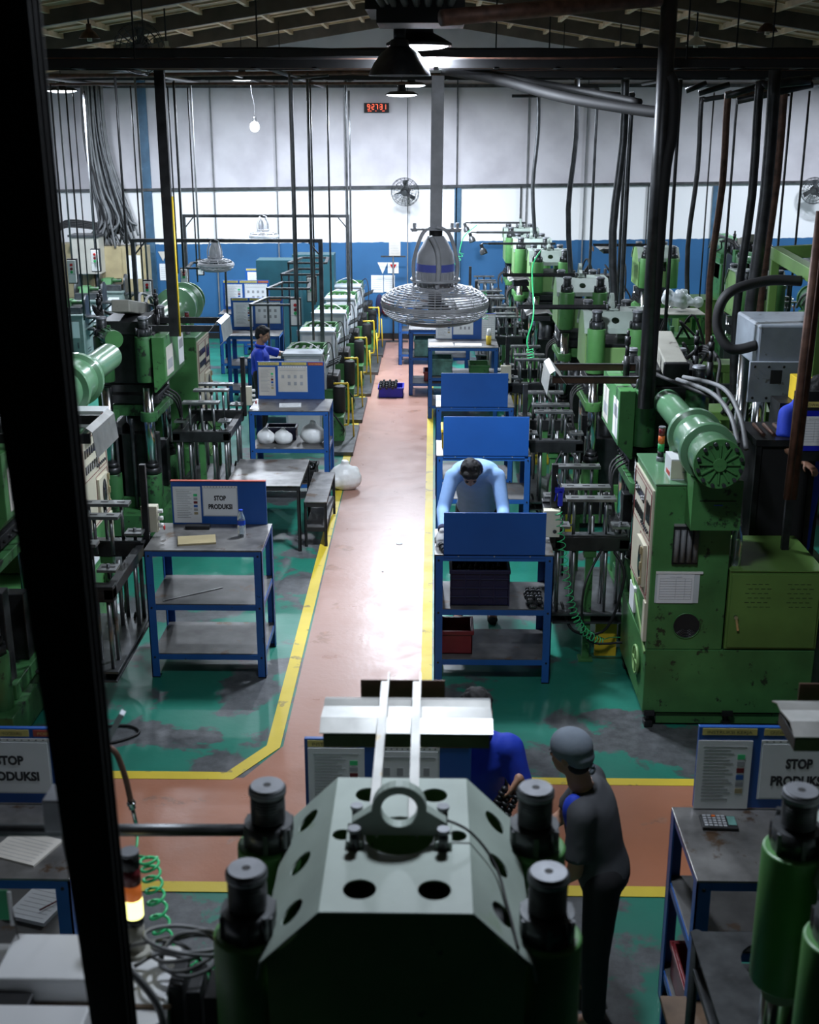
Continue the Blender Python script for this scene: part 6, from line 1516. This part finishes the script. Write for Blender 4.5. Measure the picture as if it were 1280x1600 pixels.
    for k in 'lr':
        fo = Vector(J.get('foot', face)); fo.z = 0; fo.normalize(); a_ = V_['a' + k]; sx = fo.cross(Vector((0, 0, 1)))
        z = -a_.z; q = MB('black'); M = Matrix(((sx.x, fo.x, 0), (sx.y, fo.y, 0), (0, 0, 1)))
        g = a_.copy(); g.z = 0
        loft(q, [(g - fo * .075 + Vector((0, 0, .035)), sx * .03, Vector((0, 0, .034))), (g - fo * .03 + Vector((0, 0, .045)), sx * .038, Vector((0, 0, .044))), (g + fo * .06 + Vector((0, 0, .042)), sx * .043, Vector((0, 0, .041))), (g + fo * .14 + Vector((0, 0, .030)), sx * .048, Vector((0, 0, .029))), (g + fo * .185 + Vector((0, 0, .02)), sx * .03, Vector((0, 0, .018)))], 16)
        q.build('shoe', root)
    if hair:
        q = MB('hair').sph(hp(0, -.022, .036), (.082, .098, .088), n=24, M=MR).sph(hp(0, -.055, -.01), (.070, .062, .075), n=20, M=MR).sph(hp(.02, .045, .085), (.045, .045, .03), n=14, M=MR).sph(hp(-.02, .05, .082), (.045, .04, .03), n=14, M=MR)
        random.seed(len(label))
        for k in range(60):
            a = random.uniform(0, 2 * PI); ph = random.uniform(0, 1.2); q.sph(hp(.078 * math.sin(ph) * math.cos(a), -.02 + .09 * math.sin(ph) * math.sin(a) * .95, .036 + .085 * math.cos(ph)), .016, n=8)
        q.build('hair', root, remesh=.007, smooth=2)
    if cap:
        q = MB(cap).sph(hp(0, -.018, .040), (.088, .106, .092), n=28, M=MR).sph(hp(0, -.06, -.008), (.074, .066, .058), n=20, M=MR)
        q.build('cloth_cap', root, remesh=.008, smooth=4)
        q = MB(cap); q.sph(hp(.0, -.115, -.045), (.018, .014, .012), n=10, M=MR).sph(hp(0, -.118, -.07), (.03, .01, .02), n=10, M=MR); q.build('cap_knot', root)
        MB('hair').sph(hp(0, -.05, -.045), (.066, .058, .05), n=16, M=MR).build('hair', root)
    if glove:
        for k in glove:
            d = (V_['w' + k] - V_['e' + k]).normalized(); q = MB('glove'); hand(q, V_['w' + k], Vector(J.get('hd' + k, d)), Vector(J.get('hn' + k, (0, 0, 1))), J.get('curl', .5), 1.12, 1 if k == 'l' else -1, 1.15)
            limb(q, V_['w' + k] - d * .03, V_['w' + k] + d * .01, .036, .032); q.build('work_glove', root, remesh=.006, smooth=2)
    return root
# man stooping over the front right table (faces the camera, his right hand at picture left)
Y0 = 9.62
person('man in a light blue long-sleeved shirt stooping over the front right work table', dict(
    head=at(735, 740, Y=9.44), neck=at(740, 731, Y=9.62), sr=at(707, 744, Y=9.72), sl=at(778, 744, Y=9.72), hr=(.31, 10.34, 1.04), hl=(.51, 10.34, 1.04), pel=(.41, 10.34, 1.04), front=(0, -1, -.6),
    er=at(692, 798, Y=9.55), el=at(787, 800, Y=9.55), wr=at(692, 830, z=1.20), wl=at(783, 832, z=1.20), hdr=(-.1, -.75, -.5), hdl=(0, -.8, -.4), hnr=(-.3, -.4, 1), hnl=(.2, -.4, 1),
    kr=(.27, 10.22, .54), kl=(.53, 10.22, .54), ar=(.25, 10.3, .09), al=(.56, 10.3, .09), foot=(0, -1, 0), curl=.6),
    (0.05, -.62, -.78), (0.0, -.74, .60), 'skin_dark', 'shirt_light', 'long', glove='r', collar='navy', stoop=1)
q = MB('dark_steel'); camshaft(q, (0, 0, 0), .16, (.25, -1, -.1), .02); tag(q.build('shaft', loc=at(692, 856, z=1.125)), 'lobed metal shaft under the gloved hand of the stooping man', 'shaft')
# worker in royal blue, left back, facing right
a = at(411, 523, Y=17.1)
X0 = a.x - .03
person('man in a royal blue short-sleeved shirt reaching right at the back left machines', dict(
    head=(a.x, 17.1, a.z), neck=(X0 - .02, 17.12, a.z - .16), sr=(X0 - .02, 16.92, a.z - .245), sl=(X0 - .03, 17.31, a.z - .235), hr=(X0 - .03, 17.02, .9), hl=(X0 - .03, 17.22, .9), pel=(X0 - .03, 17.12, .92), front=(1, 0, 0),
    er=(X0 + .02, 16.86, a.z - .52), wr=(X0 + .16, 16.88, a.z - .74), el=(X0 + .26, 17.40, a.z - .33), wl=(X0 + .48, 17.40, a.z - .38), kr=(X0, 17.0, .48), kl=(X0, 17.25, .48), ar=(X0 - .03, 17.0, .09), al=(X0 - .03, 17.25, .09), hdl=(1, 0, -.15), hnl=(0, 0, 1), curl=.3),
    (1, -.15, -.25), (.18, 0, 1), 'skin', 'shirt_blue', 'short', collar='shirt_blue')
# worker in blue behind the foreground press
a = at(744, 1112, Y=5.52)
person('person in a deep blue shirt behind the foreground press holding dark shafts', dict(
    head=(a.x, 5.50, a.z), neck=(a.x + .01, 5.60, a.z - .15), sr=(a.x - .19, 5.62, a.z - .22), sl=(a.x + .19, 5.60, a.z - .24), hr=(a.x - .10, 5.78, .92), hl=(a.x + .10, 5.78, .92), pel=(a.x, 5.78, .94), front=(0, -1, 0),
    el=(a.x + .25, 5.58, a.z - .49), wl=tuple(at(811, 1216, Y=5.38)), hdl=(-.45, -.3, -.8), hnl=(.8, -.4, .1), er=(a.x - .26, 5.55, a.z - .50), wr=(a.x - .12, 5.36, a.z - .58), kr=(a.x - .1, 5.74, .5), kl=(a.x + .1, 5.74, .5), ar=(a.x - .1, 5.8, .09), al=(a.x + .12, 5.8, .09), foot=(0, -1, 0), curl=.7),
    (0, -.8, -.5), (0, -.35, .95), 'skin', 'shirt_blue', 'short', collar='shirt_blue')
for i in range(3):
    q = MB('iron'); camshaft(q, (0, 0, 0), .17, (-.5, -.2, -1), .017, 7); tag(q.build('shaft', loc=at(778 + 11 * i, 1252 + 3 * i, Y=5.34)), 'black lobed shaft held by the person in the deep blue shirt', 'shaft', 'shafts held in the hand')
# man in the grey cap
a = at(889, 1176, Y=5.12)
person('man in a grey cloth cap and dark grey shirt with blue shoulders at lower right', dict(
    head=tuple(a), neck=(a.x + .055, 5.11, a.z - .145), sl=(a.x + .05, 4.96, a.z - .24), sr=(a.x + .14, 5.30, a.z - .23), hl=(a.x + .17, 4.98, .88), hr=(a.x + .20, 5.18, .88), pel=(a.x + .18, 5.08, .9), front=(-1, .2, 0),
    el=(a.x + .03, 4.93, a.z - .52), wl=(a.x - .12, 4.98, a.z - .66), er=(a.x + .02, 5.38, a.z - .50), wr=(a.x - .16, 5.32, a.z - .60), kl=(a.x + .15, 4.96, .47), kr=(a.x + .19, 5.20, .47), al=(a.x + .16, 4.98, .09), ar=(a.x + .17, 5.24, .09), foot=(-1, .1, 0), hdl=(-1, .1, -.2), hnl=(0, -1, .3), hdr=(-1, 0, -.1), curl=.5),
    (-.86, .55, -.22), (-.12, 0, 1), 'skin', 'shirt_grey', 'short', hair=False, cap='cap_cloth', patch=('shirt_blue', 'l'))
# man at the right edge
a = at(1277, 613, Y=9.15)
person('dark-haired man at the right edge bending behind the JADWAL board', dict(
    head=tuple(a), neck=(a.x + .02, 9.25, a.z - .12), sr=(a.x - .17, 9.3, a.z - .2), sl=(a.x + .2, 9.3, a.z - .2), hr=(a.x - .08, 9.6, .9), hl=(a.x + .14, 9.6, .9), pel=(a.x + .03, 9.6, .92), front=(0, -1, 0),
    er=(a.x - .22, 9.15, a.z - .42), wr=(a.x - .1, 8.95, a.z - .5), el=(a.x + .26, 9.15, a.z - .42), wl=(a.x + .15, 8.95, a.z - .5), kr=(a.x - .08, 9.55, .48), kl=(a.x + .14, 9.55, .48), ar=(a.x - .08, 9.6, .09), al=(a.x + .14, 9.6, .09), foot=(0, -1, 0)),
    (-.2, -.7, -.7), (0, -.6, .7), 'skin', 'shirt_blue', 'short')
